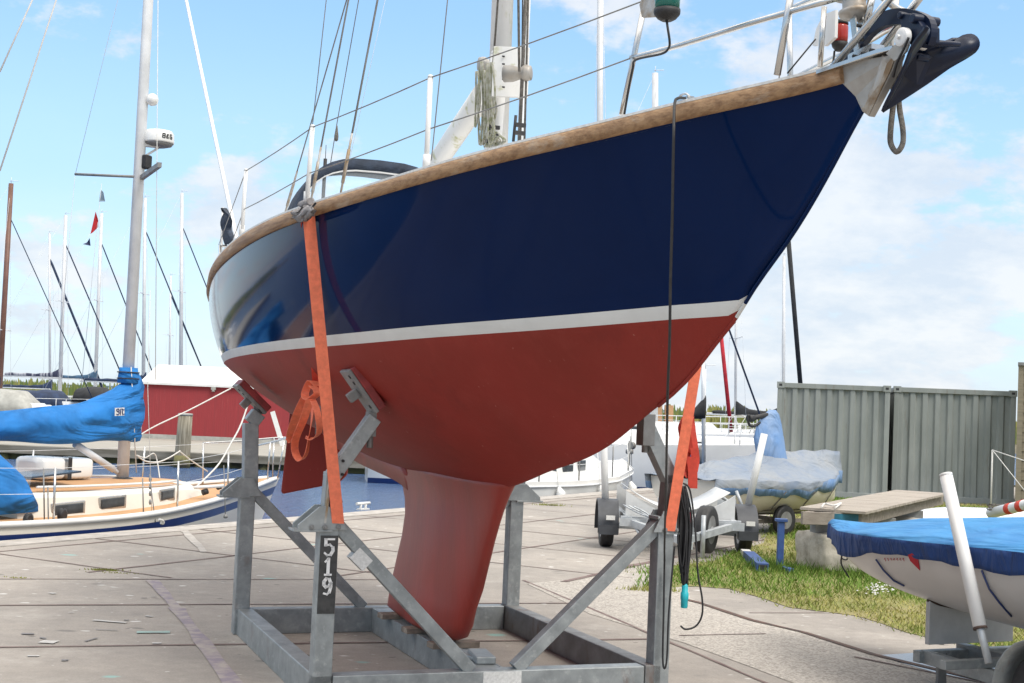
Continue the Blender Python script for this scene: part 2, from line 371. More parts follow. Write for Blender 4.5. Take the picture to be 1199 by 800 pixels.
# stem band: rounded strip following the stem
sb = MB(); pts = [Vector((stem_s(z)+.004, 0, z)) for z in [1.62+i*.05 for i in range(22)]]
sb.tube([p-Vector((.005, 0, 0)) for p in pts], .0075, 8)
for i, f in enumerate(sb.f):
    zc_ = sum(sb.v[k].z for k in f)/len(f); sb.mi[i] = 2 if zc_ < 1.98 else (1 if zc_ < 2.035 else 0)
sb.build('stem', [M['navy'], M['white_stripe'], M['antifoul']], boat)

# deadwood ridge, keel
kb = MB()
le = spline([.2, .22, .32, .51, .76, .98, 1.14, 1.25], [.60, .70, .86, 1.0, 1.14, 1.28, 1.40, 1.50])
te = spline([.2, .25, .56, .71, .93, 1.04, 1.25], [-.77, -.75, -.59, -.50, -.47, -.56, -1.0])
rings = []
for z in [.20, .215, .25, .32, .42, .55, .7, .85, .95, 1.02, 1.07, 1.11, 1.15, 1.18]:
    a, b_ = te(z), le(z); ch = b_-a
    hw = .095 + (.02 if z < .4 else 0)*(1) - .01*(z-.3) + (max(0, z-.95)/.3)**2*.10
    if z < .30: hw *= (.55+.45*math.sqrt(max(0, (z-.195))/.105))
    pts = []
    for k in range(40):
        th = k/40*2*math.pi; u = (1+math.cos(th))/2            # u=1 leading edge
        yy = hw*math.copysign(abs(math.sin(th))**.8, math.sin(th))*(.35+.65*min(1, u*1.6+.05))
        pts.append(Vector((a+ch*u, yy, z)))
    rings.append(pts)
kb.loft(rings, 0, True, True, True, True)
kb.build('keel', M['antifoul_keel'], boat)
rb = MB()
top = [(-3.1, 1.50), (-2.24, 1.19), (-1.45, 1.105), (-.8, 1.06), (-.45, 1.03)]
rings = []
for s in [-3.4+i*.15 for i in range(22)]:
    zb = spline([-3.4, -2.24, -1.45, -.8, -.45, -.25], [1.42, 1.19, 1.105, 1.065, 1.03, .99])(s)
    wd = .045
    ztop = z_k(s)+.06
    rings.append([Vector((s, -.10, ztop)), Vector((s, -wd, (zb+ztop)/2)), Vector((s, -.03, zb)), Vector((s, .03, zb)), Vector((s, wd, (zb+ztop)/2)), Vector((s, .10, ztop))])
rb.loft(rings, 0, True, True, True, True)
rb.build('skeg', M['antifoul_keel'], boat)
# rudder, turned across
ru = thing('rudder_mount', None, None)
bpy.data.objects.remove(ru)
rm = MB(); ax = Vector((-3.15, 0, 0)); ang_r = R(62)
def blade(u, z, t): 
    q = Matrix.Rotation(ang_r, 3, 'Z'); return ax + q @ Vector((u, t, 0)) + Vector((0, 0, z))
prof = [(.24, .90), (.285, .95), (.29, 1.5), (-.23, 1.5), (-.275, .78), (-.26, .76), (.19, .87)]
rm.prism([blade(u, z, 0) for u, z in prof], blade(0, 0, .03)-blade(0, 0, -.03))
rm.build('rudder', M['antifoul'], boat, bevel=.012)

# deck and rail
dk = MB()
rings = [[Vector((s, y*(b_s(s)-.01), z_s(s)-.015+.03*(1-y*y))) for y in (-1, -.6, 0, .6, 1)] for s in ss]
dk.loft(rings, 0); dk.build('deck', M['white_paint'], boat)
rl = MB()
rh = lin([-5, 0, 2, 4.6], [.078, .074, .052, .052])
for side in (1, -1):
    rings = []
    for s in [x for x in ss if x < 4.45]+[4.45]:
        b0, z0 = b_s(s), z_s(s); h = rh(s)
        prof = [(b0-.035, z0-.01), (b0+.012, z0-.008), (b0+.022, z0+h*.3), (b0+.018, z0+h*.75), (b0+.006, z0+h), (b0-.03, z0+h), (b0-.042, z0+h*.8)]
        rings.append([Vector((s, -side*max(y, .002), z)) for y, z in prof])
    rl.loft(rings, 0, True, True, True, True)
rl.build('toe_rail', M['teak'], boat)
tt = MB()
for side in (1,):
    rings = []
    for s in [x for x in ss if x < 4.44]:
        b0, z0 = b_s(s), z_s(s)+rh(s)+.006
        rings.append([Vector((s, -side*(max(b0, .05)+y), z0+z)) for y, z in ((.004, -.004), (.004, .006), (-.028, .006), (-.028, -.004))])
    tt.loft(rings, 0, True, False, True, True)
tt.build('rail_top_highlight', M['label_white'], boat)  # light on the rail's top edge, painted as a thin pale strip

# bow fitting (stained stainless plates around the stem head)
bf = MB()
outl = [(978, 79), (1047, 62), (1040, 82), (1012, 136), (1004, 130), (999, 113), (993, 101), (986, 92)]
def fit(off_fn, grow=0):
    r_ = []
    for (x, y) in outl:
        p = P(x, y, .03)
        yy = hull_y(min(p.x, 4.55), min(p.z, 2.70))+.006
        r_.append(Vector((p.x, off_fn*max(yy, .012), p.z)))
    return r_
st_ = fit(-1); po = fit(1)
n = len(st_)
bf.add(st_+po, [tuple(range(n)), tuple(range(n, 2*n))[::-1]]+[(i, (i+1) % n, n+(i+1) % n, n+i) for i in range(n)], 0)
bf.tube([Vector((stem_s(z)+.012, 0, z)) for z in (2.63, 2.66, 2.70)]+[Vector((4.63, 0, 2.77))], [.012, .018, .024, .028], 10, mi=1)
bf.build('bow_fitting', [M['steel_matt'], M['steel_stain']], boat, bevel=.003)
q = MB(); pr_ = []
for (x, y) in ((1028, 68), (1046, 63), (1039, 82), (1012, 135), (1005, 129), (1006, 116), (1017, 92)):
    p = P(x, y, .03); pr_.append(Vector((p.x, -max(hull_y(min(p.x, 4.55), min(p.z, 2.70))+.0085, .0145), p.z)))
q.prism(pr_, (0, .002, 0)); q.build('stem_band', M['stem_stain'], boat)
tp = MB(); zt = 2.785
tp.prism([Vector((4.36, y, zt-.02)) for y in (-.10, .10)]+[Vector((4.62, .045, zt)), Vector((4.68, .03, zt)), Vector((4.68, -.03, zt)), Vector((4.62, -.045, zt))], (0, 0, .012))
tp.build('stem_plate', M['steel'], boat)
# bow roller cheeks
br = MB()
for off in (.045, -.045):
    pl = [P(1038, 63, off), P(1046, 55, off), P(1054, 48, off), P(1060, 46, off), P(1065, 52, off), P(1062, 60, off), P(1056, 67, off), P(1048, 72, off)]
    br.prism(pl, (0, .008, 0))
br.build('roller_cheek', M['steel_matt'], boat, bevel=.002); br = MB(); c0 = P(1058, 44, .055); br.lathe(c0-Vector((0, .012, 0)), [(.018, -.004), (.030, 0), (.031, .02), (.018, .025)], 20, (0, 1, 0)); br.lathe(c0+Vector((0, .06, 0)), [(.018, -.004), (.030, 0), (.031, .02), (.018, .025)], 20, (0, 1, 0))
br.tube([c0+Vector((0, -.025, 0)), c0+Vector((0, .13, 0))], .007)
br.build('bow_roller', M['white_paint'], boat, bevel=.002)
# forestay chainplate and perforated toggle, furling drum
fs = MB()
a = P(1003, 20, 0); b_ = P(1008, 60, 0)
fs.beam(a+Vector((0, -.015, 0)), b_+Vector((0, -.015, 0)), .006, .028, (1, 0, 0)); fs.beam(a+Vector((0, .015, 0)), b_+Vector((0, .015, 0)), .006, .028, (1, 0, 0))
fs.beam(P(1000, 71, 0), P(1028, 58, 0), .05, .035)
for (x, y) in ((1005, 30), (1006, 38), (1007, 46), (1000, 66), (1010, 63), (1020, 59)):
    c0 = P(x, y, .03); fs.lathe(c0, [(.0065, -.012), (.0065, .004), (.003, .006)], 8, (0, -1, 0), 1)
fs.build('forestay_toggle', [M['steel'], M['black']], boat)
fd = MB(); c0 = P(1001, 18, 0); up = (P(996, -60, 0)-c0).normalized()
fd.lathe(c0, [(.012, -.02), (.03, -.005), (.052, .0), (.055, .012), (.04, .018), (.04, .07), (.075, .075), (.075, .085), (.03, .09), (.02, .3)], 20, up)
fd.build('furling_drum', M['steel_stain'], boat)
ff = MB(); ff.tube([c0+up*.12, Vector((1.35, 0, 14.5))], .021, 8); ff.build('furled_forestay', M['white_paint'], boat)

# pulpit
pu = MB(); r_ = .0125
def ln(a, b, r=r_, mb=pu, sides=8): mb.tube([a, b], r, sides)
y3 = b_s(3.75); 
A0 = P(728, 135, b_s(3.62)-.05); A1 = P(739, 68, b_s(3.65)-.06); A2 = P(756, 0, b_s(3.68)-.08); A3 = A2+(A2-A0)*.12
ln(A0, A3)
B0 = P(910, 88, .22); B1 = P(925, 0, .21); B2 = B1+(B1-B0)*.35
ln(B0, B2)
mid = [A1, P(800, 52, .30), P(880, 27, .24), P(921, 15, .205), P(962, 3, .18)]
nose = Vector((4.58, 0, 3.17)); 
midp = smooth_path(mid+[Vector((4.5, -.10, mid[-1].z+.03)), Vector((4.56, 0, mid[-1].z+.04))], 4)
mirror = lambda p: Vector((p.x, -p.y, p.z))
pu.tube(midp+[mirror(p) for p in midp[::-1]], .0115, 8)
topz = A3.z
topp = smooth_path([A3, P(860, -60, .27), Vector((4.4, -.18, topz+.10)), Vector((4.62, -.08, topz+.13)), Vector((4.65, 0, topz+.13))], 5)
pu.tube(topp+[mirror(p) for p in topp[::-1]], .0125, 8)
ln(mirror(A0), mirror(A3)); ln(mirror(B0), mirror(B2))
F0 = P(976, 78, .06); F1 = P(1040, 1, .05); ln(F0, F1+(F1-F0)*.3); ln(mirror(F0), mirror(F1+(F1-F0)*.3))
ln(P(1013, 35, -.02), P(1022, -8, -.02))
ln(P(960, 78, -.02), P(965, 8, -.02), .010)
pu.build('pulpit', M['steel'], boat)
def dome(mb, c, r, up): mb.lathe(c, [(r, -.001), (r, r*.5), (r*.6, r*.9), (.001, r)], 12, up)
# starboard navigation light
nl = MB(); c0 = P(781, 15, .45)
nl.lathe(c0, [(.020, -.03), (.034, -.022), (.046, -.008), (.048, .0), (.048, .012)], 18, (0, 0, 1), 1)
nl.lathe(c0+Vector((0, 0, .012)), [(.044, 0), (.046, .04), (.046, .10), (.043, .11)], 18, (0, 0, 1), 0)
nl.lathe(c0+Vector((0, 0, .122)), [(.048, 0), (.048, .02), (.02, .04)], 18, (0, 0, 1), 1)
nv = nl.build('navigation_light', [M['green_lens'], M['black']], boat); nv['label'] = 'green starboard light'
q = MB(); q.prism([P(757, -14, .40), P(772, -14, .40), P(768, 20, .40), P(753, 21, .40), P(750, 6, .40)], (0, .01, 0)); q.build('light_bracket', M['steel_stain'], boat)
q = MB(); q.tube(smooth_path([P(780, 20, .45), P(782, 34, .45), P(784, 48, .44), P(783, 56, .43), P(775, 63, .43), P(745, 70, .43), P(741, 80, .42), P(736, 105, .42), P(731, 134, .42)]), .0045, 6); q.build('light_cable', M['black'], boat)
q = MB(); c0 = P(983, 50, -.12)
q.lathe(c0, [(.014, -.03), (.026, -.015), (.03, 0)], 14, (0, 0, 1), 1); q.lathe(c0, [(.028, 0), (.03, .02), (.03, .055), (.026, .065)], 14, (0, 0, 1), 0); q.lathe(c0+Vector((0, 0, .065)), [(.03, 0), (.028, .012)], 14, (0, 0, 1), 1)
o = q.build('navigation_light', [M['red_lens'], M['black']], boat); o['label'] = 'red port light'
q = MB(); q.prism([P(953, 54, -.06), P(968, 54, -.06), P(979, 44, -.06), P(980, 12, -.06), P(965, 18, -.06), P(957, 35, -.06)], (.0, .012, 0)); q.build('light_board', M['white_paint'], boat)
q = MB(); q.tube([P(922, 86, .10), P(955, 46, 0)], .003, 5); q.build('thin_cable', M['black'], boat)
q = MB(); q.tube(smooth_path([P(977, 60, -.11), P(976, 70, -.1), P(974, 78, -.1)]), .004, 5); q.build('thin_cable', M['black'], boat)
# fairlead on rail
q = MB(); p = P(800, 116, b_s(3.9)-.02)
q.box(P(802, 117, b_s(3.92)-.01), (.09, .03, .012)); q.tube(smooth_path([P(796, 117, b_s(3.9)-.01), P(797, 112, b_s(3.9)-.01), P(803, 110, b_s(3.9)-.01), P(807, 113, b_s(3.9)-.01)]), .005, 6)
q.build('fairlead', M['steel'], boat)

# stanchions and lifelines
def rail_pt(px_, py_, inset=.03):
    best = None
    for i in range(400):
        s = -4.5+i*.0225; o_ = b_s(s)-inset; p = P(px_, py_, o_)
        e = abs(p.x-s)
        if best is None or e < best[0]: best = (e, p, o_)
    return best[1], best[2]
tops, mids, sts = [], [], []
for (bx, by, tx, ty, mx, my) in ((499, 197, 504, 91, 500, 152), (359, 238, 366, 149, 362, 203), (283, 275, 288, 200, 286, 245)):
    a, off = rail_pt(bx, by); b_ = P(tx, ty, off); c_ = P(mx, my, off)
    st2 = MB(); st2.tube([a-Vector((0, 0, .04)), b_], .0125, 8); st2.lathe(b_, [(.014, 0), (.010, .012)], 8, (0, 0, 1)); st2.tube([a, a+Vector((0, 0, .06))], .018, 8)
    st2.build('stanchion', M['white_paint'], boat); tops.append(b_); mids.append(c_); sts.append((a, b_))
    m2 = MB(); a2, b2 = mirror(a), mirror(b_); m2.tube([a2-Vector((0, 0, .04)), b2], .0125, 8); m2.build('stanchion', M['white_paint'], boat)
aft_t = P(262, 240, .9); aft_t = Vector((-4.6, -.72, tops[-1].z)); 
li = MB()
chain = [A2, *tops]; chain2 = [A1, *mids]
for ch in (chain, chain2):
    for a, b_ in zip(ch, ch[1:]): li.tube(sag(a, b_, .006, 4), .0032, 5); li.tube(sag(mirror(a), mirror(b_), .006, 4), .0032, 5)
for a in (tops[-1], mids[-1]):
    b_ = Vector((-4.7, -.66, a.z if a is tops[-1] else 2.62)); li.tube([a, b_], .0032, 5); li.tube([mirror(a), mirror(b_)], .0032, 5)
li.build('lifeline', M['galv_dark'], boat)
ps_ = MB()
for sd_ in (1, -1):
    ps_.tube([Vector((-4.7, -.62*sd_, 2.5)), Vector((-4.75, -.64*sd_, tops[-1].z))], .0125)
    ps_.tube([Vector((-4.75, -.64*sd_, tops[-1].z)), Vector((-5.0, -.3*sd_, tops[-1].z)), Vector((-5.05, 0, tops[-1].z))], .0125)
ps_.build('pushpit', M['steel'], boat)

# mast, boom, winches, ropes
ms = MB(); m0 = P(586, 172, 0); m1 = P(597, 0, 0); mx = m0.x
base_m = Vector((mx, 0, 2.55)); dirm = Vector((m1.x-m0.x, 0, m1.z-m0.z)).normalized()
dirm = Vector((-.012, 0, 1)).normalized()
base_m += Vector((0, -.02, 0)); ms.tube([base_m, base_m+dirm*12.3], .060, 16, flat=1.25, up=(1, 0, 0))
mast = ms.build('mast', M['mast_white'], boat)
mt = MB(); zt_ = P(598, 52, .07).z
mt.tube([base_m+Vector((.02, -.035, 0)), Vector((mx+.02, -.035, zt_))], .055, 14)
mt.lathe(Vector((mx+.02, -.035, zt_)), [(.056, 0), (.05, .02), (.02, .035)], 14)
mt.build('mast_sleeve', M['white_paint'], mast)
for (x, y, dx_, r0) in ((611, 86, 1, .035), (570, 76, -1, .035)):
    wn = MB(); c0 = P(x, y, .05 if dx_ > 0 else .0)
    axw = BF.mi.to_3x3() @ Vector((dx_*.95, -.3, 0))
    wn.lathe(c0, [(.045, -.10), (.045, -.05), (.035, -.02), (.033, .0), (.045, .015), (.045, .03), (.04, .04), (.04, .05), (.02, .055)], 18, axw)
    wn.build('winch', M['steel_matt'], mast)
pl_ = MB(); c0 = P(592, 84, .07)
pl_.box(c0+Vector((0, .03, 0)), (.20, .02, .28), Matrix.Rotation(R(68.9), 3, 'Z')); 
for i in range(5): pl_.lathe(P(589+0*i, 66+i*9, .09), [(.006, -.01), (.005, .006)], 6, (0, -1, 0), 1)
pl_.build('winch_plate', [M['mossy'], M['black']], mast, bevel=.004)
bo = MB(); a = P(566, 110, -.02); b_ = P(508, 196, -.1)
bo.tube([a, a+(b_-a)*1.0], .062, 14, flat=1.25); bo.build('boom', M['mossy'], boat)
rp = MB(); rr = random.Random(3)
for i in range(13):
    x0 = 557+rr.random()*20; y0 = 72+rr.random()*14; y1 = 140+rr.random()*32; x1 = x0+rr.uniform(-4, 5); o_ = .06+rr.random()*.08
    rp.tube(smooth_path([P(x0, y0, o_), P(x0+rr.uniform(-3, 3), (y0+y1)/2, o_), P((x0+x1)/2, y1, o_), P(x1+4, y1-12, o_), P(x0+5, (y0+y1)/2, o_), P(x0+2, y0, o_)], 5), .0055, 6)
for i in range(6):
    x0 = 563+i*3; rp.tube(smooth_path([P(x0, 170, .1), P(x0+6, 150+rr.random()*10, .12), P(x0+14, 165, .1), P(x0+4, 172, .1)], 5), .0055, 6)
rp.build('rope_coil', M['rope_mossy'], boat)
hl = MB()
for (xa, ya, xb, yb, o_, r2) in ((583, 0, 577, 80, .09, .006), (579, 0, 576, 95, .06, .004), (607, 0, 608, 84, .09, .007), (612, 0, 611, 84, .05, .004), (616, 95, 614, 170, .03, .006), (611, 100, 608, 168, .05, .010)):
    a = P(xa, ya, o_); b_ = P(xb, yb, o_); hl.tube([a+(a-b_)*3, b_], r2, 6)
hl.build('halyard', M['rope_grey'], boat)
for (x, y0, y1) in ((602, 135, 166), (572, 138, 168)):
    q = MB(); a, b_ = P(x+2, y0, .12), P(x-1, y1, .12); q.tube([a, b_], .008, 6); q.beam((a*.65+b_*.35), (a*.65+b_*.35)+Vector((0, .06, 0)), .02, .02); q.beam((a*.35+b_*.65), (a*.35+b_*.65)+Vector((0, .06, 0)), .02, .02); q.build('horn_cleat', M['black'], mast)
# shrouds
MT = base_m+dirm*12.0; SP = base_m+dirm*6.2
def wire(name, pts, r=.0035, mt_='galv_dark'):
    q = MB(); q.tube(pts, r, 5); return q.build(name, M[mt_], boat)
def shroud(xb, yb, xt, yt, off, r=.004):
    a = P(xb, yb, off); b_ = P(xt, yt, off*.93); wire('shroud', [a, a+(b_-a)*1.9], r)
    q = MB(); d_ = (b_-a).normalized(); q.tube([a+d_*.05, a+d_*.22], .009, 8); q.tube([a, a+d_*.3], .006, 6); q.build('turnbuckle', M['steel_stain'], boat)
shroud(399, 226, 442, 0, 1.06, .0055); shroud(364, 236, 408, 0, 1.06, .005); shroud(334, 249, 406, 0, 1.06, .004)
wire('shroud', [P(356, 237, .9), P(382, 0, .9)+(P(382, 0, .9)-P(356, 237, .9))*.8], .003)
wire('shroud', [P(505, 188, .7), P(524, 0, .7)+(P(524, 0, .7)-P(505, 188, .7))*.8], .003)
wire('backstay', [P(387, 192, .1), P(394, 148, .1), P(420, 0, .1), P(420, 0, .1)+(P(420, 0, .1)-P(394, 148, .1))], .004)
q = MB(); q.lathe(P(394, 157, .1), [(.006, -.06), (.016, -.05), (.018, -.02), (.008, .05), (.005, .07)], 10); q.build('stay_insulator', M['rope_grey'], boat)
wire('topping_lift', [P(409, 189, -.4), P(451, 0, -.4)], .002, 'white_paint')

# coachroof, windows, sprayhood
cr = MB()
def roof_h(s): return lin([-2.2, -1.0, 1.6, 2.25, 2.3], [.30, .31, .22, .16, 0])(s)
def roof_w(s): return lin([-2.2, -1.0, 1.0, 2.3], [.72, .78, .66, .34])(s)
rings = []
for s in [-2.2+i*.15 for i in range(31)]:
    if s > 2.31: break
    h, w_, z0 = roof_h(s), roof_w(s), z_s(s)
    rings.append([Vector((s, -y, z0+z)) for y, z in ((w_+.06, -.02), (w_, h*.85), (w_-.07, h), (w_*.5, h+.04), (0, h+.055), (-w_*.5, h+.04), (-w_+.07, h), (-w_, h*.85), (-w_-.06, -.02))])
cr.loft(rings, 0, False, True, True, True); roof = cr.build('coachroof', M['white_paint'], boat)
for sgn in (1, -1): q = MB(); q.tube([Vector((s, -sgn*(roof_w(s)-.03), z_s(s)+roof_h(s)+.018)) for s in [-1.9+i*.2 for i in range(19)]], .022, 8); q.build('handrail', M['teak'], roof)
for s0 in (-1.5, -.6, .35, 1.2):
    for sgn in (1, -1): q = MB(); q.beam(Vector((s0, -sgn*(roof_w(s0)+.038), z_s(s0)+.13)), Vector((s0+.5, -sgn*(roof_w(s0+.5)+.038), z_s(s0)+.13)), .02, .10); q.build('cabin_window', M['black'], roof)
# sprayhood: swept arches
sh = MB(); sw = MB()
def arch(s, wd, h, zb, n=22):
    return [Vector((s, -wd*math.copysign(abs(math.cos(t))**.62, math.cos(t)), zb+h*abs(math.sin(t))**.8)) for t in [math.pi*i/n for i in range(n+1)]]
zb = 2.70
s_a = [(-2.02, .60, .62), (-1.80, .61, .65), (-1.66, .615, .665), (-1.52, .62, .665)]
sprayf = [arch(s, w_, h, zb) for s, w_, h in s_a]
sh.loft(sprayf[:4], 0); 
sh.loft([arch(-1.52, .62, .665, zb), arch(-1.51, .61, .585, zb)], 0); sh.build('sprayhood', M['navy_cloth'], boat, solid=.012)
sw.loft([arch(-1.53, .60, .57, zb), arch(-1.30, .58, .36, zb), arch(-1.0, .55, .10, zb)], 0); sw.build('sprayhood_window', M['vinyl'], boat, solid=.004)
q = MB(); q.tube(arch(-1.515, .615, .58, zb), .009, 6); q.build('sprayhood_piping', M['white_paint'], boat)
q = MB(); a = P(380, 199, 0); b_ = P(381, 186, 0); q.tube([a-Vector((0, 0, .25)), b_], .016, 8); q.tube([b_, b_+Vector((0, 0, .12))], .003, 5); q.build('antenna', M['black'], boat)
# stern pole (wind generator pole), ensign
q = MB(); a = BF.Y(276, 276, .45); b_ = BF.Y(218, 0, .45); q.tube([a-(b_-a)*.14, a, b_, b_+(b_-a)*.6], .030, 12); q.lathe(a.lerp(b_, .74), [(.032, 0), (.034, .01), (.032, .02)], 12, (b_-a)); q.build('stern_pole', M['white_paint'], boat)
q = MB(); a = P(259, 292, .6); b_ = P(261, 243, .6); q.tube([a-(b_-a)*.2, b_], .012, 8); q.build('flagstaff', M['white_paint'], boat)
fl = MB(); rings = []
for i in range(12):
    t = i/11; wv = .05*math.sin(i*1.3)
    l_ = P(262+10*0, 288-t*44, .6); r2 = P(274-t*9+2*math.sin(i), 284-t*40, .6)
    rings.append([l_.lerp(r2, k/5)+Vector((.03*math.sin(k*1.7+i*.6), .03*math.cos(k*2+i*.5), 0)) for k in range(6)])
fl.loft(rings, 0); fl.build('ensign', M['navy_cloth'], boat, solid=.004)
# ------------------------------------------------------------------ anchor on the bow roller
anc = thing('anchor', 'navy blue plough anchor hanging over the bow roller of the navy yacht', 'anchor', BF.w(P(1050, 60, 0)), BF.a)
ra = Rel(anc)
def PW(x, y, off=0.0): return BF.w(P(x, y, off))
yv = BF.m.to_3x3() @ Vector((0, 1, 0))
q = MB()
shp = [(966, 88, 5), (985, 74, 6), (1008, 50, 9), (1022, 33, 10), (1040, 22, 10), (1062, 20, 11), (1084, 28, 11), (1088, 40, 10), (1085, 50, 9)]
cpts = smooth_path([P(x, y, 0) for x, y, r_ in shp], 4)
rings = []
for i, p in enumerate(cpts):
    t = (cpts[min(i+1, len(cpts)-1)]-cpts[max(i-1, 0)]).normalized(); nrm = Vector((-t.z, 0, t.x)); hh = lin([0, 8, 16, 32], [.014, .02, .025, .026])(i); ww = .012
    rings.append([BF.w(p+nrm*a_*hh+Vector((0, b2*ww, 0))) for a_, b2 in ((-1, -1), (1, -1), (1, 1), (-1, 1))])
q.loft(rings, 0, True, False, True, True)
ra.part(q, 'shank', M['navy_steel'], bevel=.004)
q = MB()
q.prism([PW(1064, 17), PW(1080, 18), PW(1090, 32), PW(1090, 50), PW(1078, 56), (PW(1066, 44))], yv*.07)
q.tube([PW(1083, 24)-yv*.05, PW(1083, 24)+yv*.05], .016, 10); q.tube([PW(1066, 20)-yv*.045, PW(1066, 20)+yv*.045], .012, 10)
q.tube([PW(1080, 50), PW(1100, 51, -.05), PW(1124, 52, -.13)], [.013, .011, .008], 10)
q.tube([PW(1072, 66), PW(1086, 68, -.05)], .014, 10)
ra.part(q, 'hinge', M['navy_steel'], bevel=.004)
# fluke: two curved wings meeting on a ridge
q = MB()
T = P(1033, 131, 0); Rg = P(1078, 46, 0)
def wing(edge, mi=0):
    rings = []
    n = len(edge)
    for i in range(n):
        t = i/(n-1); rd = T.lerp(Rg, t); e = edge[i]
        rings.append([BF.w(rd.lerp(e, k/6)+Vector((.0, 0, .0))+(Vector((.55, 0, -.8)))*(.007*math.sin(k/6*math.pi)*(t))) for k in range(7)])
    q.loft(rings, mi)
e1 = smooth_path([T, P(1060, 114, -.05), P(1100, 88, -.12), P(1130, 68, -.18), P(1145, 57, -.20), P(1146, 47, -.20), P(1137, 41, -.19), P(1121, 44, -.15), P(1106, 50, -.09), P(1090, 50, -.04)], 3)
e2 = smooth_path([T, P(1042, 112, .03), P(1053, 92, .07), P(1062, 72, .11), P(1068, 55, .15), P(1078, 40, .17), P(1086, 31, .18), P(1087, 36, .12), P(1084, 42, .05), P(1080, 46, .02)], 3)
wing(e1); wing(e2)
ra.part(q, 'fluke', M['navy_steel'], solid=.012)
q = MB()
q.prism([PW(1060, 90), PW(1076, 62), PW(1090, 66, -.06), PW(1076, 100, -.05)], yv*.02)
ra.part(q, 'fluke_rib', M['navy_steel'], bevel=.003)
# rope loop
q = MB()
q.tube(smooth_path([PW(1048, 72, -.02), PW(1046, 95, -.06), PW(1046, 120, -.09), PW(1043, 150, -.09), PW(1043, 168, -.09), PW(1050, 178, -.09), PW(1057, 168, -.10), PW(1057, 150, -.11), PW(1053, 125, -.11), PW(1052, 95, -.08), PW(1054, 70, -.03)], 5), .0095, 8)
o = q.build('rope_loop', M['rope_grey'], None, base=PW(1050, 72)); tag(o, 'frayed grey rope loop hanging beneath the bow beside the anchor', 'rope')
q = MB(); q.tube(smooth_path([PW(1064, 44, .08), PW(1058, 58, .08), PW(1050, 74, .08), PW(1046, 90, .06)], 4), .004, 6)
o = q.build('lashing', M['black'], None, base=PW(1060, 50)); tag(o, 'thin black lashing line tied round the white bow roller', 'rope')

# ------------------------------------------------------------------ cradle (in the boat's frame)
cradle = thing('boat_cradle', 'galvanised steel cradle numbered 519 carrying the navy yacht', 'cradle', BF.o, BF.a)
SF, SR, YO = 1.28, -.93, 1.0
q = MB(); H = .17
q.beam((SR-.05, -YO+.05, H/2), (SF+.05, -YO+.05, H/2), .10, H)
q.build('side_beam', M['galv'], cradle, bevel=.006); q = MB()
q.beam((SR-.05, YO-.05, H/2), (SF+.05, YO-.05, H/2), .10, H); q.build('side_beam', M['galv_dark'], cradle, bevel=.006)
for s_, n_ in ((SR, 'cross_beam'), (SF, 'cross_beam')):
    q = MB(); q.beam((s_, -YO+.105, H/2-.002), (s_, YO-.105, H/2-.002), .10, H-.004); q.build(n_, M['galv'], cradle, bevel=.006)
q = MB()
for yy in (.0,):      # centre beam, U channel
    q.beam((SR+.055, yy, .012), (SF-.055, yy, .012), .16, .016); q.beam((SR+.055, yy-.075, .085), (SF-.055, yy-.075, .085), .012, .16); q.beam((SR+.055, yy+.075, .085), (SF-.055, yy+.075, .085), .012, .16)
    q.beam((SR+.055, yy, .158), (SF-.055, yy, .158), .136, .010)
q.build('keel_beam', M['galv'], cradle, bevel=.003)
for s0 in (-.45, .10, .62):
    q = MB(); q.box((s0, 0, .181), (.10, .30, .034), R(4)); o = q.build('keel_block', M['wood_block'], cradle, bevel=.004)
q = MB(); q.box((1.02, .03, .185), (.26, .11, .04), R(-8)); q.box((.88, -.02, .176), (.30, .09, .02), R(14)); o = q.build('keel_wedge', M['galv'], cradle, bevel=.006)
o = MB(); o.box((SF+.052, -.04*-1, .085), (.004, .22, .15)); o = o.build('beam_plate', M['label_white'], cradle)
def post(s_, y_, hb, name='post'):
    q = MB(); q.box((s_, y_, hb/2+.0), (.10, .10, hb)); q.box((s_, y_, hb+.01), (.125, .125, .02)); return q.build(name, M['galv'], cradle, bevel=.006)
def bracket(s_, y_, z_, sg):
    # gusset plate sticking outwards plus brace back inwards
    q = MB(); q.prism([(s_+.06, y_-sg*.09, z_-.07), (s_+.06, y_+sg*.17, z_-.07), (s_+.06, y_+sg*.17, z_-.045), (s_+.06, y_+sg*.06, z_+.05), (s_+.06, y_-sg*.03, z_+.05)], (.014, 0, 0))
    q.prism([(s_-.06, y_-sg*.09, z_-.07), (s_-.06, y_+sg*.17, z_-.07), (s_-.06, y_+sg*.17, z_-.045), (s_-.06, y_+sg*.06, z_+.05), (s_-.06, y_-sg*.03, z_+.05)], (.014, 0, 0))
    q.box((s_, y_+sg*.09, z_-.075), (.14, .20, .012)); return q.build('bracket', M['galv'], cradle, bevel=.002)
def pad(c, ey, ang, sg, flip=0):
    """pad plate with rubber facing, tilted about the X axis"""
    root = MB(); rot = Matrix.Rotation(ang, 3, 'X') @ Matrix.Rotation(flip, 3, 'Y')
    root.box(c, (.17, .27, .022), rot); root.beam(Vector(c)-rot @ Vector((0, .0, .01)), Vector(c)-rot @ Vector((0, 0, .07)), .05, .05)
    o = root.build('pad', M['galv_dark'], cradle, bevel=.004)
    q = MB(); q.box(Vector(c)+rot @ Vector((0, 0, .033)), (.19, .265, .044), rot); q.build('pad_facing', M['pad_red'], o, bevel=.006)
    for yy_ in (-.10, -.06, .09): q = MB(); q.lathe(Vector(c)+rot @ Vector((.06, yy_, -.011)), [(.011, .002), (.011, -.004)], 8, rot @ Vector((0, 0, 1))); q.build('bolt_hole', M['black'], o)
    return o
posts = {}
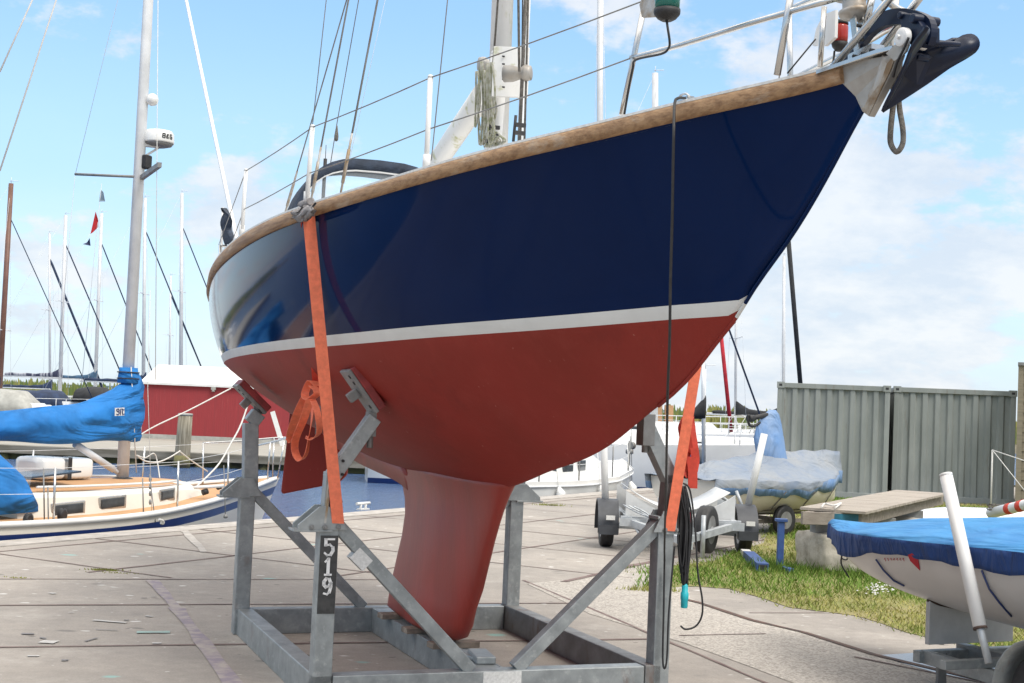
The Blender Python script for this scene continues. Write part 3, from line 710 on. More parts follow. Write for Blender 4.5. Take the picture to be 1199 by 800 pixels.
for key, s_, y_, sg in (('FL', SF, -YO+.05, -1), ('FR', SF, YO-.0, 1), ('RL', SR, -YO+.03, -1), ('RR', SR, YO-.04, 1)):
    hb = .985; posts[key] = post(s_, y_, hb); bracket(s_, y_, hb-.0, sg)
    # brace down to the middle of the cross beam
    b_ = MB(); ds = .035 if s_ > 0 else -.035
    b_.beam((s_, y_-sg*.02, hb-.02), (s_, sg*.13, H-.005), .07, .07); b_.build('brace', M['galv'], cradle, bevel=.004)
# front starboard upright, bent arm and pad
def upright(pts, w_=.075, name='arm', m_='galv'):
    q = MB()
    for a, b_ in zip(pts, pts[1:]): q.beam(a, b_, w_, w_, (1, 0, 0))
    return q.build(name, M[m_], cradle, bevel=.004)
yl = -YO+.05
upright([(SF, yl+.0, .93), (SF, yl+.01, 1.21)]); upright([(SF, yl+.0, 1.17), (SF, -.73, 1.50)])
q = MB(); q.beam((SF, -.745, 1.40), (SF, -.745, 1.53), .05, .05, (1, 0, 0)); q.tube([(SF, -.745, 1.34), (SF, -.745, 1.40)], .017, 10); q.tube([(SF, -.745, 1.50), (SF, -.76, 1.61)], .022, 10); q.build('screw_jack', M['galv_dark'], cradle, bevel=.003)
upright([(SR, yl, .93), (SR, yl-.02, 1.40), (SR, yl+.03, 1.47)], .095); q = MB(); q.tube([(SR, yl+.02, 1.44), (SR, yl+.03, 1.56)], .03, 10); q.build('screw_jack', M['galv_dark'], cradle)
yr = YO+.02
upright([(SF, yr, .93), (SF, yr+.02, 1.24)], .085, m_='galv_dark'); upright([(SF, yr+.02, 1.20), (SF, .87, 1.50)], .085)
q = MB(); q.beam((SF, .87, 1.40), (SF, .87, 1.58), .075, .09, (1, 0, 0)); q.tube([(SF, .87, 1.36), (SF, .87, 1.64)], .02, 10); q.build('screw_jack', M['galv_dark'], cradle, bevel=.003)
upright([(SR, YO-.02, .93), (SR, YO-.03, 1.40)], .085); q = MB(); q.tube([(SR, YO-.03, 1.38), (SR, YO-.06, 1.52)], .03, 10); q.build('screw_jack', M['galv_dark'], cradle)
pad((SF, -.815, 1.635), 0, R(-52), -1); pad((SR, -.985, 1.56), 0, R(-42), -1); pad((SF, .80, 1.63), 0, R(48), 1); pad((SR, .98, 1.56), 0, R(42), 1)
# perforated upright seen beside the strap
q = MB(); q.beam((SF+.03, yl-.03, .95), (SF+.03, yl+.0, 1.32), .012, .075, (1, 0, 0)); q.build('slotted_plate', M['steel_stain'], cradle)
q = MB()
for z in (1.0, 1.06, 1.2, 1.27): q.lathe((SF+.045, yl+.055, z), [(.008, -.01), (.008, .004)], 8, (1, 0, 0))
q.build('bolt', M['black'], cradle)
for z in (1.0, 1.06, 1.12, 1.18): q = MB(); q.lathe((SF+.0535, yr+.03, z), [(.009, -.01), (.009, .003)], 8, (1, 0, 0)); q.build('bolt_hole', M['black'], cradle)
for y_, sg in ((yl, -1), (yr, 1)):
    for a_, b_ in ((.03, .93), (-.04, .93), (.10, .93)): q = MB(); q.lathe((SF+.068, y_+sg*a_, b_), [(.014, 0), (.014, .009), (.007, .010), (.007, .02)], 6, (1, 0, 0), smooth=False); q.build('bolt', M['galv_dark'], cradle)
# number plate 519
q = MB(); q.box((SF+.0525, yl, .685), (.004, .092, .40)); npl = q.build('number_plate', M['black_plate'], cradle)
def stroke_digits(ch, cz, sc=.042):
    segs = {'5': [[(.8, 1), (-.6, 1), (-.6, 1), (-.6, .25), (-.6, .25), (.1, .35), (.65, .0), (.7, -.4), (.3, -.9), (-.3, -.95), (-.7, -.7)]],
            '1': [[(-.5, .65), (0, 1), (0, -.95)], [(-.5, -.95), (.5, -.95)]],
            '9': [[(.55, .45), (.3, .9), (-.2, .98), (-.6, .6), (-.6, .2), (-.2, -.1), (.3, .05), (.6, .45), (.6, -.1), (.4, -.7), (0, -.95), (-.5, -.85)]]}
    q = MB()
    for pl in segs[ch]:
        for a, b_ in zip(pl, pl[1:]):
            if (Vector(a)-Vector(b_)).length < .01: continue
            va = Vector((SF+.057, yl+a[0]*sc*.72, cz+a[1]*sc)); vb = Vector((SF+.057, yl+b_[0]*sc*.72, cz+b_[1]*sc))
            e = (vb-va).normalized()*.005; wd = .0165 if abs(e.z) > abs(e.y) else .010
            q.beam(va-e, vb+e, wd, .003, (1, 0, 0))
    return q
dg = MB()
for ch, cz in (('5', .825), ('1', .725), ('9', .625)):
    t = stroke_digits(ch, cz); dg.add(t.v, t.f)
dg.build('number', M['stencil'], npl)
q = MB(); a = Vector((SF, yl+.02, .91)); b_ = Vector((SF, -.13, .165)); c0 = a.lerp(b_, .20); d_ = (b_-a).normalized()
q.beam(c0-d_*.05, c0+d_*.05, .074, .074, (1, 0, 0)); q.build('sticker', M['label_white'], cradle)

# ------------------------------------------------------------------ orange straps
def strap(mb, pts, wd, wdir, mi=0):
    pts = [Vector(p) for p in pts]; wdir = [Vector(wdir)]*len(pts) if not isinstance(wdir, list) else wdir
    mb.loft([[p-w_*wd/2, p+w_*wd/2] for p, w_ in zip(pts, wdir)], mi, False, False)
s1 = thing('lashing_strap', 'orange webbing strap from the bow end of the rail down to the numbered cradle post', 'strap', BF.w((SF, yl, .95)), BF.a); s1['label'] = 'orange strap running from the wooden rail down to the cradle post numbered 519'
rs = Rel(s1); wd = (BF.m.to_3x3() @ Vector((.25, .97, 0))).normalized()
rp_, ro = rail_pt(361, 244, -.04)
q = MB(); top_ = P(361, 248, ro); bot = P(394, 614, .93)
bot = BF.X(396, 613, SF+.075)
mid_p = [top_.lerp(bot, t) for t in (0, .2, .4, .6, .8, 1)]
strap(q, [BF.w(p) for p in mid_p], .062, wd)
rs.part(q, 'webbing', M['orange'], solid=.004)
q = MB(); b2 = P(372, 462, .90); t2 = P(357, 250, ro-.02)
strap(q, [BF.w(t2.lerp(b2, t)+Vector((0, .0, 0))) for t in (0, .25, .5, .75, 1)], .05, wd)
rs.part(q, 'webbing_back', M['orange_dark'], solid=.004)
# knot and loops
q = MB()
def ribbon(pxs, wd_, off, tw=0):
    pts = smooth_path([PW(x, y, off+o_) for x, y, o_ in pxs], 5)
    wds = []
    for i, p in enumerate(pts):
        a = tw*i/len(pts); wds.append((wd*math.cos(a)+Vector((0, 0, 1))*math.sin(a)*.3+ray(370, 500).normalized()*math.sin(a)*.6).normalized())
    strap(q, pts, wd_, wds)
ribbon([(372, 452, 0), (364, 446, .02), (357, 462, .04), (362, 468, .05), (372, 460, .03), (366, 452, .03)], .045, .93)
ribbon([(358, 464, .03), (348, 485, .05), (340, 510, .04), (343, 518, .02), (350, 505, .0), (360, 480, .0), (368, 466, .02)], .05, .93, 1.2)
ribbon([(363, 468, .05), (356, 490, .06), (346, 515, .06), (346, 530, .05), (352, 539, .04), (359, 530, .03), (362, 510, .02), (365, 490, .02), (366, 470, .02)], .045, .95, 2.0)
ribbon([(366, 468, .03), (371, 480, .05), (374, 498, .04), (373, 508, .03), (366, 514, .02), (358, 512, .02)], .035, .95, 1.5)
rs.part(q, 'strap_knot', M['orange'], solid=.003)
q = MB(); q.box(BF.w(P(373, 492, .92)), (.03, .03, .16)); rs.part(q, 'ratchet', M['galv_dark'], bevel=.004)
# rag under the strap at the rail
q = MB(); rr = random.Random(5); rings = []
for i in range(11):
    t = i/10; row = []
    for k in range(9):
        u = k/8; x = 342+26*u+2*math.sin(i*1.1+k); y = 247-8*u+t*17*(.45+.55*math.sin(u*2.6))+1.5*math.sin(k*2.1+i*.9)
        row.append(BF.w(P(x, y, ro+.01+.022*math.sin(t*math.pi)+.012*math.sin(k*1.9+i*1.4))))
    rings.append(row)
q.loft(rings, 0)
q.tube([BF.w(P(353, 240, ro-.02)), BF.w(P(364, 236, ro-.02))], .016, 8)
o = q.build('chafe_rag', M['greycloth'], None, base=BF.w(rp_), solid=.012); tag(o, 'crumpled grey cloth padding the strap over the wooden rail', 'cloth')
# port strap
s2 = thing('lashing_strap', 'orange strap rising from the right front cradle post behind the bow, with red loops', 'strap', BF.w((SF, yr, .95)), BF.a)
rs2 = Rel(s2); q = MB()
bot = BF.X(784, 622, SF+.075); top_ = BF.Y(822, 400, .95); top_.x = SF+.3; top_ = BF.X(815, 430, SF+.12)
hi = Vector((SF+.25, b_s(1.6)+.06, z_s(1.6)+.05))
dr = (top_-bot); top2 = bot+dr*1.6
strap(q, [BF.w(bot), BF.w(bot.lerp(top2, .5)), BF.w(top2)]+[BF.w(hi)], .062, wd)
rs2.part(q, 'webbing', M['orange'], solid=.004)
q = MB(); yy_ = SF+.03
def PX(x, y, o_=0): return BF.w(BF.X(x, y, SF+.03+o_))
def rib2(pxs, wd_):
    strap(q, smooth_path([PX(x, y, o_) for x, y, o_ in pxs], 5), wd_, wd)
rib2([(806, 488, 0), (801, 500, .03), (803, 515, .02), (806, 530, 0), (808, 510, -.02), (806, 490, -.02)], .07)
rib2([(808, 495, .0), (812, 520, .02), (814, 540, .02), (809, 560, .02), (803, 545, .0), (805, 520, -.02)], .05)
rib2([(809, 535, .03), (811, 552, .03), (811, 572, .03)], .055)
rs2.part(q, 'strap_knot', M['orange_dark'], solid=.004)

# ------------------------------------------------------------------ black cable, coil and cyan plug
cb = thing('power_cable', 'black cable with cyan plug hanging from the bow rail and coiled on the cradle post', 'cable', BF.w((SF, yr, .6)), BF.a)
rc = Rel(cb)
q = MB(); rail_c, roff = rail_pt(790, 117, -.035)
path = [BF.w(P(802, 115, roff-.06)), BF.w(P(794, 115, roff-.01)), BF.w(P(790, 121, roff+.015))]
o1 = P(789, 135, roff+.015); endc = BF.X(786, 596, SF+.09)
for x, y, dd in ((789, 150, 4.82), (788, 200, 4.85), (787, 260, 4.9), (785, 330, 4.97), (784, 400, 5.06), (782, 450, 5.2), (781, 500, 5.5), (780, 560, 6.3), (779, 600, 6.95), (778, 640, 7.5)):
    path.append(D(x, y, dd))
wY = BF.w(endc).y
path += [D(778, 660, wY-.01), D(777, 720, wY-.02), D(776, 770, wY-.02), D(778, 783, wY-.02), D(781, 770, wY-.02), D(783, 720, wY-.02), D(788, 660, wY), D(790, 640, wY)]
q.tube(smooth_path(path, 4), .0055, 7)
rc.part(q, 'hanging_lead', M['black'])
q = MB(); rr = random.Random(9)
for i in range(15):
    x0 = 799+rr.uniform(-3, 4); xw = rr.uniform(3, 8); y0 = 572+rr.uniform(-4, 8); y1 = 668+rr.uniform(-10, 22); yy = wY+.06+rr.uniform(-.04, .05)
    q.tube(smooth_path([D(x0, y0, yy), D(x0+xw, (y0*2+y1)/3, yy+.01), D(x0+xw*.9, (y0+2*y1)/3, yy), D(x0+xw*.3, y1, yy), D(x0-xw*.4, (y0+2*y1)/3, yy+.02), D(x0-xw*.5, (y0*2+y1)/3, yy+.02), D(x0, y0, yy)], 5), .0055, 6)
q.tube(smooth_path([D(800, 566, wY+.03), D(808, 575, wY+.03), D(814, 620, wY+.03), D(817, 670, wY+.03), D(822, 700, wY+.03), D(822, 720, wY+.03), D(815, 733, wY+.03), D(803, 737, wY+.03), D(797, 733, wY+.05)], 5), .0055, 7)
rc.part(q, 'coil', M['black'])
q = MB(); pc = D(801, 712, wY+.03); q.lathe(pc, [(.016, 0), (.02, .005), (.02, .045), (.023, .05), (.023, .085), (.018, .09), (.018, .125), (.010, .135)], 16)
rc.part(q, 'plug', M['cyan'])
# ------------------------------------------------------------------ SETTING
def wnode_xyz(nt, coord='Object'):
    t = node(nt, 'ShaderNodeTexCoord'); return t.outputs[coord]
def concrete(name, base, dark, light, agg=0.0):
    m, n, l, b = new_mat(name); nt = m.node_tree
    co = wnode_xyz(nt)
    n1 = node(nt, 'ShaderNodeTexNoise', Scale=.55, Detail=7, Roughness=.62); n2 = node(nt, 'ShaderNodeTexNoise', Scale=9.0, Detail=8, Roughness=.7); n3 = node(nt, 'ShaderNodeTexNoise', Scale=70.0, Detail=4, Roughness=.7)
    for x in (n1, n2, n3): l.new(co, x.inputs['Vector'])
    r1 = node(nt, 'ShaderNodeValToRGB'); r1.color_ramp.elements[0].position = .36; r1.color_ramp.elements[1].position = .62
    r1.color_ramp.elements[0].color = (*dark, 1); r1.color_ramp.elements[1].color = (*base, 1); l.new(n1.outputs['Fac'], r1.inputs[0])
    mx = node(nt, 'ShaderNodeMix'); mx.data_type = 'RGBA'; mx.blend_type = 'OVERLAY'; mx.inputs[0].default_value = .28; l.new(r1.outputs[0], mx.inputs[6]); l.new(n2.outputs['Fac'], mx.inputs[7])
    my = node(nt, 'ShaderNodeMix'); my.data_type = 'RGBA'; my.blend_type = 'OVERLAY'; my.inputs[0].default_value = .35+agg*.2; l.new(mx.outputs[2], my.inputs[6]); l.new(n3.outputs['Fac'], my.inputs[7])
    last = my.outputs[2]
    # scattered droppings and dark specks
    for sc, th, colr, seed in ((2.3, .075, (.66, .66, .64), 0), (3.1, .060, (.09, .08, .075), 5), (1.3, .07, (.15, .14, .13), 9), (5.1, .07, (.60, .59, .56), 3), (.9, .055, (.22, .42, .40), 13)):
        mp = node(nt, 'ShaderNodeMapping'); mp.inputs['Location'].default_value = (seed, seed*1.7, 0); mp.inputs['Scale'].default_value = (1, 1.6, 1); l.new(co, mp.inputs[0])
        dn = node(nt, 'ShaderNodeTexNoise', Scale=6.0, Detail=3); l.new(mp.outputs[0], dn.inputs['Vector'])
        ad = node(nt, 'ShaderNodeMix'); ad.data_type = 'RGBA'; ad.blend_type = 'LINEAR_LIGHT'; ad.inputs[0].default_value = .06; l.new(mp.outputs[0], ad.inputs[6]); l.new(dn.outputs['Color'], ad.inputs[7])
        v = node(nt, 'ShaderNodeTexVoronoi', Scale=sc); l.new(ad.outputs[2], v.inputs['Vector'])
        lt = node(nt, 'ShaderNodeMapRange'); lt.inputs['From Min'].default_value = th*1.3; lt.inputs['From Max'].default_value = th*.7; l.new(v.outputs['Distance'], lt.inputs[0])
        mk = node(nt, 'ShaderNodeMath'); mk.operation = 'MULTIPLY'; mk.inputs[1].default_value = .8; l.new(lt.outputs[0], mk.inputs[0])
        mm = node(nt, 'ShaderNodeMix'); mm.data_type = 'RGBA'; l.new(mk.outputs[0], mm.inputs[0]); l.new(last, mm.inputs[6]); mm.inputs[7].default_value = (*colr, 1); last = mm.outputs[2]
    if agg:
        v = node(nt, 'ShaderNodeTexVoronoi', Scale=75.0); l.new(co, v.inputs['Vector'])
        rr_ = node(nt, 'ShaderNodeValToRGB'); rr_.color_ramp.elements[0].color = (.20, .18, .16, 1); rr_.color_ramp.elements[1].color = (.62, .58, .52, 1)
        sx = node(nt, 'ShaderNodeSeparateColor'); l.new(v.outputs['Color'], sx.inputs[0]); l.new(sx.outputs[0], rr_.inputs[0])
        mm = node(nt, 'ShaderNodeMix'); mm.data_type = 'RGBA'; mm.inputs[0].default_value = .60; l.new(last, mm.inputs[6]); l.new(rr_.outputs[0], mm.inputs[7]); last = mm.outputs[2]
    l.new(last, b.inputs['Base Color']); b.inputs['Roughness'].default_value = .85
    bp = node(nt, 'ShaderNodeBump', Strength=.25+agg*.3, Distance=.01); l.new(n3.outputs['Fac'], bp.inputs['Height']); l.new(bp.outputs[0], b.inputs['Normal'])
    return m
M['concrete'] = concrete('concrete slabs', (.335, .303, .268), (.255, .233, .21), None)
weather(M['concrete'], (.20, .185, .165), .8, (1, 1, 1), .52, .72, .45); weather(M['concrete'], (.18, .165, .15), 3.5, (1, 1.6, 1), .60, .74, .5); weather(M['concrete'], (.47, .44, .40), 1.9, (1, 1, 1), .56, .72, .35)
M['aggregate'] = concrete('exposed aggregate', (.35, .318, .28), (.28, .257, .23), None, 1)
M['joint'] = mat('joint filler', (.13, .085, .08), .9, 0, 0, 4, col2=(.21, .16, .145), bump=.4)
M['rust'] = mat('rusty rail', (.13, .07, .05), .85, 0, 0, 12, col2=(.06, .045, .04), bump=.4)
M['violet'] = mat('worn violet paint', (.235, .20, .24), .8, 0, 0, 7, col2=(.36, .32, .29), lo=.4, hi=.6, stretch=(1, 1, 1))
M['edge'] = mat('quay edge', (.45, .42, .385), .85, 0, .2, 6, bump=.3)
M['quaywall'] = mat('quay wall', (.20, .19, .15), .9, 0, .4, 3, bump=.5, bscale=8)
M['soil'] = mat('grass soil', (.19, .20, .06), .95, 0, 0, 2.2, col2=(.25, .215, .10), bump=.4)

ED, EN = Vector((.4848, .8746, 0)), Vector((-.8746, .4848, 0)); E0 = Vector((-5.04, 13.8, 0))
def E(t, o=0, z=0): return E0+ED*t+EN*o+Vector((0, 0, z))
def struct(mb, name, m, **kw): o = mb.build(name, m, None, **kw); o['kind'] = 'structure'; return o
q = MB(); q.add([E(-60), E(-60)+Vector((120, -40, 0)), Vector((90, 36, 0)), E(25.5)], [(0, 1, 2, 3)]); struct(q, 'quay_ground', M['concrete'])
q = MB(); q.box(E(-18, -.16, .012-.06), (90, .36, .12), math.atan2(ED.y, ED.x)); o = struct(q, 'quay_edge', M['edge'])
q = MB(); q.add([E(-60, .03, .0), E(27, .03, 0), E(27, .03, -4), E(-60, .03, -4)], [(0, 1, 2, 3)]); q.add([E(27, .03, 0), Vector((95, 36.5, 0)), Vector((95, 36.5, -4)), E(27, .03, -4)], [(0, 1, 2, 3)]); struct(q, 'quay_wall', M['quaywall'])
# joints between slabs
NA = R(18)
def NF(u, n_, z=0): return Vector((math.cos(NA)*u-math.sin(NA)*n_, math.sin(NA)*u+math.cos(NA)*n_, z))
rj = random.Random(21)
def strip(mb, a, b, wd, z=.004, wob=.006):
    a, b = Vector(a), Vector(b); L_ = (b-a).length; n_ = max(2, int(L_/.35)); d_ = (b-a).normalized(); s_ = Vector((-d_.y, d_.x, 0)); L1, L2 = [], []
    for i in range(n_+1):
        p = a.lerp(b, i/n_)+s_*rj.uniform(-wob, wob); w_ = wd*rj.uniform(.7, 1.25)/2; L1.append(p+s_*w_+Vector((0, 0, z))); L2.append(p-s_*w_+Vector((0, 0, z)))
    mb.loft([[x, y] for x, y in zip(L1, L2)], 0, False, False)
q = MB()
for n_ in (10.52, 8.86, 7.25, 5.6, 4.0): strip(q, NF(-9, n_), NF(4.1, n_), .036)
strip(q, NF(-9, 11.92), NF(3.4, 11.92), .026)
for u_ in (-1.6, 4.08): strip(q, NF(u_, 3), NF(u_+.0, 11.9), .028)
def far(t, o): return E(t, -o)
NBnd = lambda p: (-math.sin(NA)*p.x+math.cos(NA)*p.y) > 11.95
def far_line(a, b, wd):
    n_ = 60; pts = [Vector(a).lerp(Vector(b), i/n_) for i in range(n_+1)]; keep = [p for p in pts if NBnd(p)]
    if len(keep) > 2: strip(q, keep[0], keep[-1], wd, .004)
for o_ in (.62, 2.25, 3.85, 5.45, 7.05): far_line(E(-14, -o_), E(25, -o_), .035)
tt_ = -12.0
while tt_ < 26:
    k = int((tt_+12)/1.62) % 2
    far_line(E(tt_, -.34), E(tt_-.25, -8.6), .028); tt_ += 1.62
struct(q, 'slab_joints', M['joint'])
q = MB(); strip(q, G(178, 680), G(206, 712), .10, .006, .004); strip(q, G(206, 712), G(276, 806), .105, .006, .006); struct(q, 'violet_line', M['violet'])
q = MB(); strip(q, G(200, 705), G(236, 752), .04, .0045, .02); struct(q, 'rust_stain', M['rust'])
q = MB(); strip(q, G(210, 617), G(239, 647), .09, .006, .01); struct(q, 'worn_marking', M['edge'])
for nm_, col_, marks in (('white_paint_marks', (.48, .47, .45), ((109, 727, 148, 730, .05), (48, 752, 66, 753, .10), (178, 754, 189, 754, .04), (32, 769, 46, 769, .03), (58, 695, 64, 696, .04), (80, 718, 87, 718, .02), (170, 722, 178, 723, .03))), ('teal_paint_marks', (.27, .40, .37), ((160, 741, 199, 741, .07),)), ('dark_stains', (.17, .16, .16), ((25, 743, 40, 743, .05), (112, 738, 138, 739, .02), (165, 701, 172, 701, .02), (177, 700, 183, 700, .02), (100, 752, 114, 748, .02), (72, 774, 80, 774, .04), (48, 747, 53, 749, .03), (145, 727, 151, 727, .03), (640, 655, 650, 655, .02)))):
    q = MB()
    for xa, ya, xb, yb, wd_ in marks: strip(q, G(xa, ya), G(xb, yb), wd_, .0065, .006)
    struct(q, nm_, mat(nm_, col_, .8, 0, 0, 14, col2=tuple(c_*.6+.12 for c_ in col_)))
# aggregate strip, kerb rail, puddle
q = MB(); ag = [G(617, 684), G(672, 678), G(726, 668), G(776, 656), G(800, 650)]+[G(808, 701), G(880, 726), G(940, 740), G(1025, 767), G(1160, 799)]+[NF(6.3, 6), NF(6.6, 3), NF(4.6, 3), NF(4.3, 7)]+[G(920, 797), G(870, 778), G(800, 753), G(735, 733), G(690, 719)]
ag = [Vector((p.x, p.y, .003)) for p in ag]; q.add(ag, [tuple(range(len(ag)))]); struct(q, 'aggregate_strip', M['aggregate'])
q = MB(); rp2 = [G(800, 702), G(820, 707), G(880, 727), G(940, 741), G(1025, 768), G(1160, 800), NF(6.0, 6.6)]
for a, b in zip(rp2, rp2[1:]): strip(q, a, b, .055, .008, .004)
struct(q, 'rusty_rail_joint', M['rust'])
q = MB(); strip(q, G(660, 682), G(725, 667), .06, .0075, .02); strip(q, G(725, 667), G(790, 652), .09, .0075, .03); strip(q, G(1000, 770), NF(5.75, 6.6), .03, .007); strip(q, G(877, 718), G(972, 718), .02, .006); strip(q, G(795, 745), G(897, 743), .02, .007); struct(q, 'cracks', M['joint'])
M['puddle'], n_, l_, b_ = new_mat('puddle water'); b_.inputs['Base Color'].default_value = (.10, .12, .16, 1); b_.inputs['Roughness'].default_value = .06; b_.inputs['Specular IOR Level'].default_value = .9
q = MB(); pp = smooth_path([G(1026, 768), G(1060, 766), G(1104, 763), G(1150, 764), G(1215, 770), G(1225, 812), G(1150, 800), G(1090, 787), G(1026, 768)], 4)[:-1]; q.add([Vector((p.x, p.y, .005)) for p in pp], [tuple(range(len(pp)))]); struct(q, 'puddle', M['puddle'])

# water
m, n_, l_, b_ = new_mat('harbour water'); nt = m.node_tree
b_.inputs['Base Color'].default_value = (.06, .13, .29, 1); b_.inputs['Roughness'].default_value = .16
co = wnode_xyz(nt); mp = node(nt, 'ShaderNodeMapping'); mp.inputs['Scale'].default_value = (1, 1.5, 1); l_.new(co, mp.inputs[0])
wa = node(nt, 'ShaderNodeTexNoise', Scale=4.2, Detail=5, Roughness=.6); wb = node(nt, 'ShaderNodeTexNoise', Scale=.7, Detail=4); l_.new(mp.outputs[0], wa.inputs['Vector']); l_.new(mp.outputs[0], wb.inputs['Vector'])
ad = node(nt, 'ShaderNodeMath'); ad.operation = 'ADD'; l_.new(wa.outputs['Fac'], ad.inputs[0]); l_.new(wb.outputs['Fac'], ad.inputs[1])
bp = node(nt, 'ShaderNodeBump', Strength=1.0, Distance=.45); l_.new(ad.outputs[0], bp.inputs['Height']); l_.new(bp.outputs[0], b_.inputs['Normal']); M['water'] = m
WZ = -.62
q = MB(); q.add([(-9000, -3000, WZ), (9000, -3000, WZ), (9000, 14000, WZ), (-9000, 14000, WZ)], [(0, 1, 2, 3)]); struct(q, 'water', M['water'])
# far breakwater with reeds
M['reed'] = mat('reeds', (.30, .28, .085), .9, 0, 0, .35, col2=(.12, .17, .045), lo=.4, hi=.6)
M['bank'] = mat('bank', (.20, .18, .13), .95, 0, .3, .5)
q = MB(); rr = random.Random(4)
prof = [(-3, WZ-.3), (0, -.1), (3, .25), (9, .2), (12, WZ-.3)]
q.loft([[Vector((x, 112+y+2*math.sin(x*.06), z)) for y, z in prof] for x in range(-110, 111, 5)]); struct(q, 'breakwater', M['bank'])
q = MB()
for i in range(9000):
    x = rr.uniform(-100, 100); y = 112+2*math.sin(x*.06)+rr.uniform(.5, 9)
    h = (1.45+.6*mnoise.noise(Vector((x*.13, 1, 0)))+.4*mnoise.noise(Vector((x*.6, 7, 0))))*rr.uniform(.75, 1.25); a_ = rr.uniform(-.5, .5); w_ = rr.uniform(.10, .22)
    q.add([(x-w_, y, .1), (x+w_, y+.1, .1), (x+w_*.4+a_*.4, y, .1+h), (x-w_*.2+a_*.4, y, .1+h*1.1)], [(0, 1, 2, 3)])
for i in range(26):     # bushes
    bx = rr.uniform(-90, 90); by = 116+2*math.sin(bx*.06); br_ = rr.uniform(.6, 1.3)
    for k in range(60):
        v_ = Vector((rr.gauss(0, 1), rr.gauss(0, 1), abs(rr.gauss(0, .7)))).normalized()*br_*rr.uniform(.6, 1.1); p = Vector((bx, by, .3))+v_*1.2; s_ = .16
        a_ = Vector((rr.gauss(0, 1), rr.gauss(0, 1), rr.gauss(0, 1))).normalized(); b2_ = a_.orthogonal().normalized()
        q.add([p-a_*s_, p+b2_*s_, p+a_*s_, p-b2_*s_], [(0, 1, 2, 3)])
o = q.build('reed_bed', M['reed']); tag(o, 'yellow green reeds and bushes on the far breakwater', 'reeds', kind='stuff')
# far shore line on the horizon
q = MB(); rings = []
for i in range(-60, 61): rings.append([Vector((i*110, 6500, WZ)), Vector((i*110, 6500, 5+7*abs(mnoise.noise(Vector((i*.21, 3, 0)))))), Vector((i*110, 6600, WZ))])
q.loft(rings); M['shore'] = mat('far shore', (.13, .18, .22), .95); struct(q, 'far_shore', M['shore'])

# grass
gp = [G(745, 690), G(808, 687), G(850, 690), G(885, 700), G(920, 712), G(960, 717), G(1000, 722), G(1030, 731), G(1060, 742), G(1100, 751), Vector((4.0, 9.2, 0)), Vector((6, 7.4, 0)), Vector((16, 9, 0)), Vector((16, 27.5, 0)), Vector((5.2, 27.5, 0)), Vector((4.3, 22, 0)), Vector((3.25, 17.3, 0)), Vector((2.55, 15.7, 0)), Vector((2.25, 14.9, 0)), Vector((1.75, 14.3, 0)), Vector((1.5, 13.8, 0))]
q = MB(); gc_ = sum(gp, Vector())/len(gp); q.add([Vector((gc_.x+(p.x-gc_.x)*.982, gc_.y+(p.y-gc_.y)*.988, .0045)) for p in gp], [tuple(range(len(gp)))]); struct(q, 'lawn_soil', M['soil'])
def inside(x, y, poly):
    c_ = False; n_ = len(poly)
    for i in range(n_):
        a, b = poly[i], poly[i-1]
        if (a.y > y) != (b.y > y) and x < (b.x-a.x)*(y-a.y)/(b.y-a.y)+a.x: c_ = not c_
    return c_
m, n_, l_, b_ = new_mat('grass blades'); nt = m.node_tree
at = node(nt, 'ShaderNodeAttribute'); at.attribute_name = 'tint'; l_.new(at.outputs['Color'], b_.inputs['Base Color']); b_.inputs['Roughness'].default_value = .75; b_.inputs['Specular IOR Level'].default_value = .15
M['grass'] = m
q = MB(); cols = []; rg = random.Random(11); nb = 0
def blade_(x, y, h, col, lean=.5, wd=.004):
    a = rg.uniform(0, 6.28); dx, dy = math.cos(a), math.sin(a); lx, ly = rg.uniform(-lean, lean)*h, rg.uniform(-lean, lean)*h
    o_ = len(q.v); q.v += [Vector((x-dx*wd, y-dy*wd, .01)), Vector((x+dx*wd, y+dy*wd, .01)), Vector((x+dx*wd*.6+lx*.5, y+dy*wd*.6+ly*.5, h*.6)), Vector((x+lx, y+ly, h))]
    q.f.append([o_, o_+1, o_+2, o_+3]); q.mi.append(0); q.sm.append(False); cols.append(col)
tries = 0
while nb < 130000 and tries < 600000:
    tries += 1
    yy = 9+ (rg.random()**1.7)*18.5; xx = rg.uniform(1.2, 11)
    if not inside(xx+rg.uniform(-.12, .12), yy+rg.uniform(-.12, .12), gp) : continue
    pn = mnoise.noise(Vector((xx*.8, yy*.5, 0))); pf = mnoise.noise(Vector((xx*3, yy*2.2, 4)))
    edge = 0
    g_ = Vector((.12, .21, .035)); y_ = Vector((.40, .345, .13)); t = min(1, max(0, .22+pn*.9+pf*.35+rg.uniform(-.25, .25)+(.16 if yy < 12.2 else 0)))
    if pn+pf*.4 > .38 and rg.random() < .5: continue
    c_ = g_.lerp(y_, t)*rg.uniform(.75, 1.2); blade_(xx, yy, rg.uniform(.025, .065)*(1.2-t*.6), c_, .8, .0035+yy*.00022); nb += 1
# taller tufts round the blocks and weeds
for (cx_, cy_, rad, n2, hh) in ((2.78, 14.2, .25, 500, .16), (3.9, 14.0, .35, 500, .14), (4.9, 16.2, .5, 900, .22), (5.8, 17, .5, 700, .2), (3.3, 14.0, .5, 500, .12), (2.0, 13.9, .3, 250, .05), (1.55, 13.9, .2, 150, .045)):
    for i in range(n2):
        blade_(cx_+rg.gauss(0, rad), cy_+rg.gauss(0, rad*.4), hh*rg.uniform(.4, 1), Vector((.07, .125, .02))*rg.uniform(.7, 1.6), .5, .005)
me_o = q.build('grass', M['grass'])
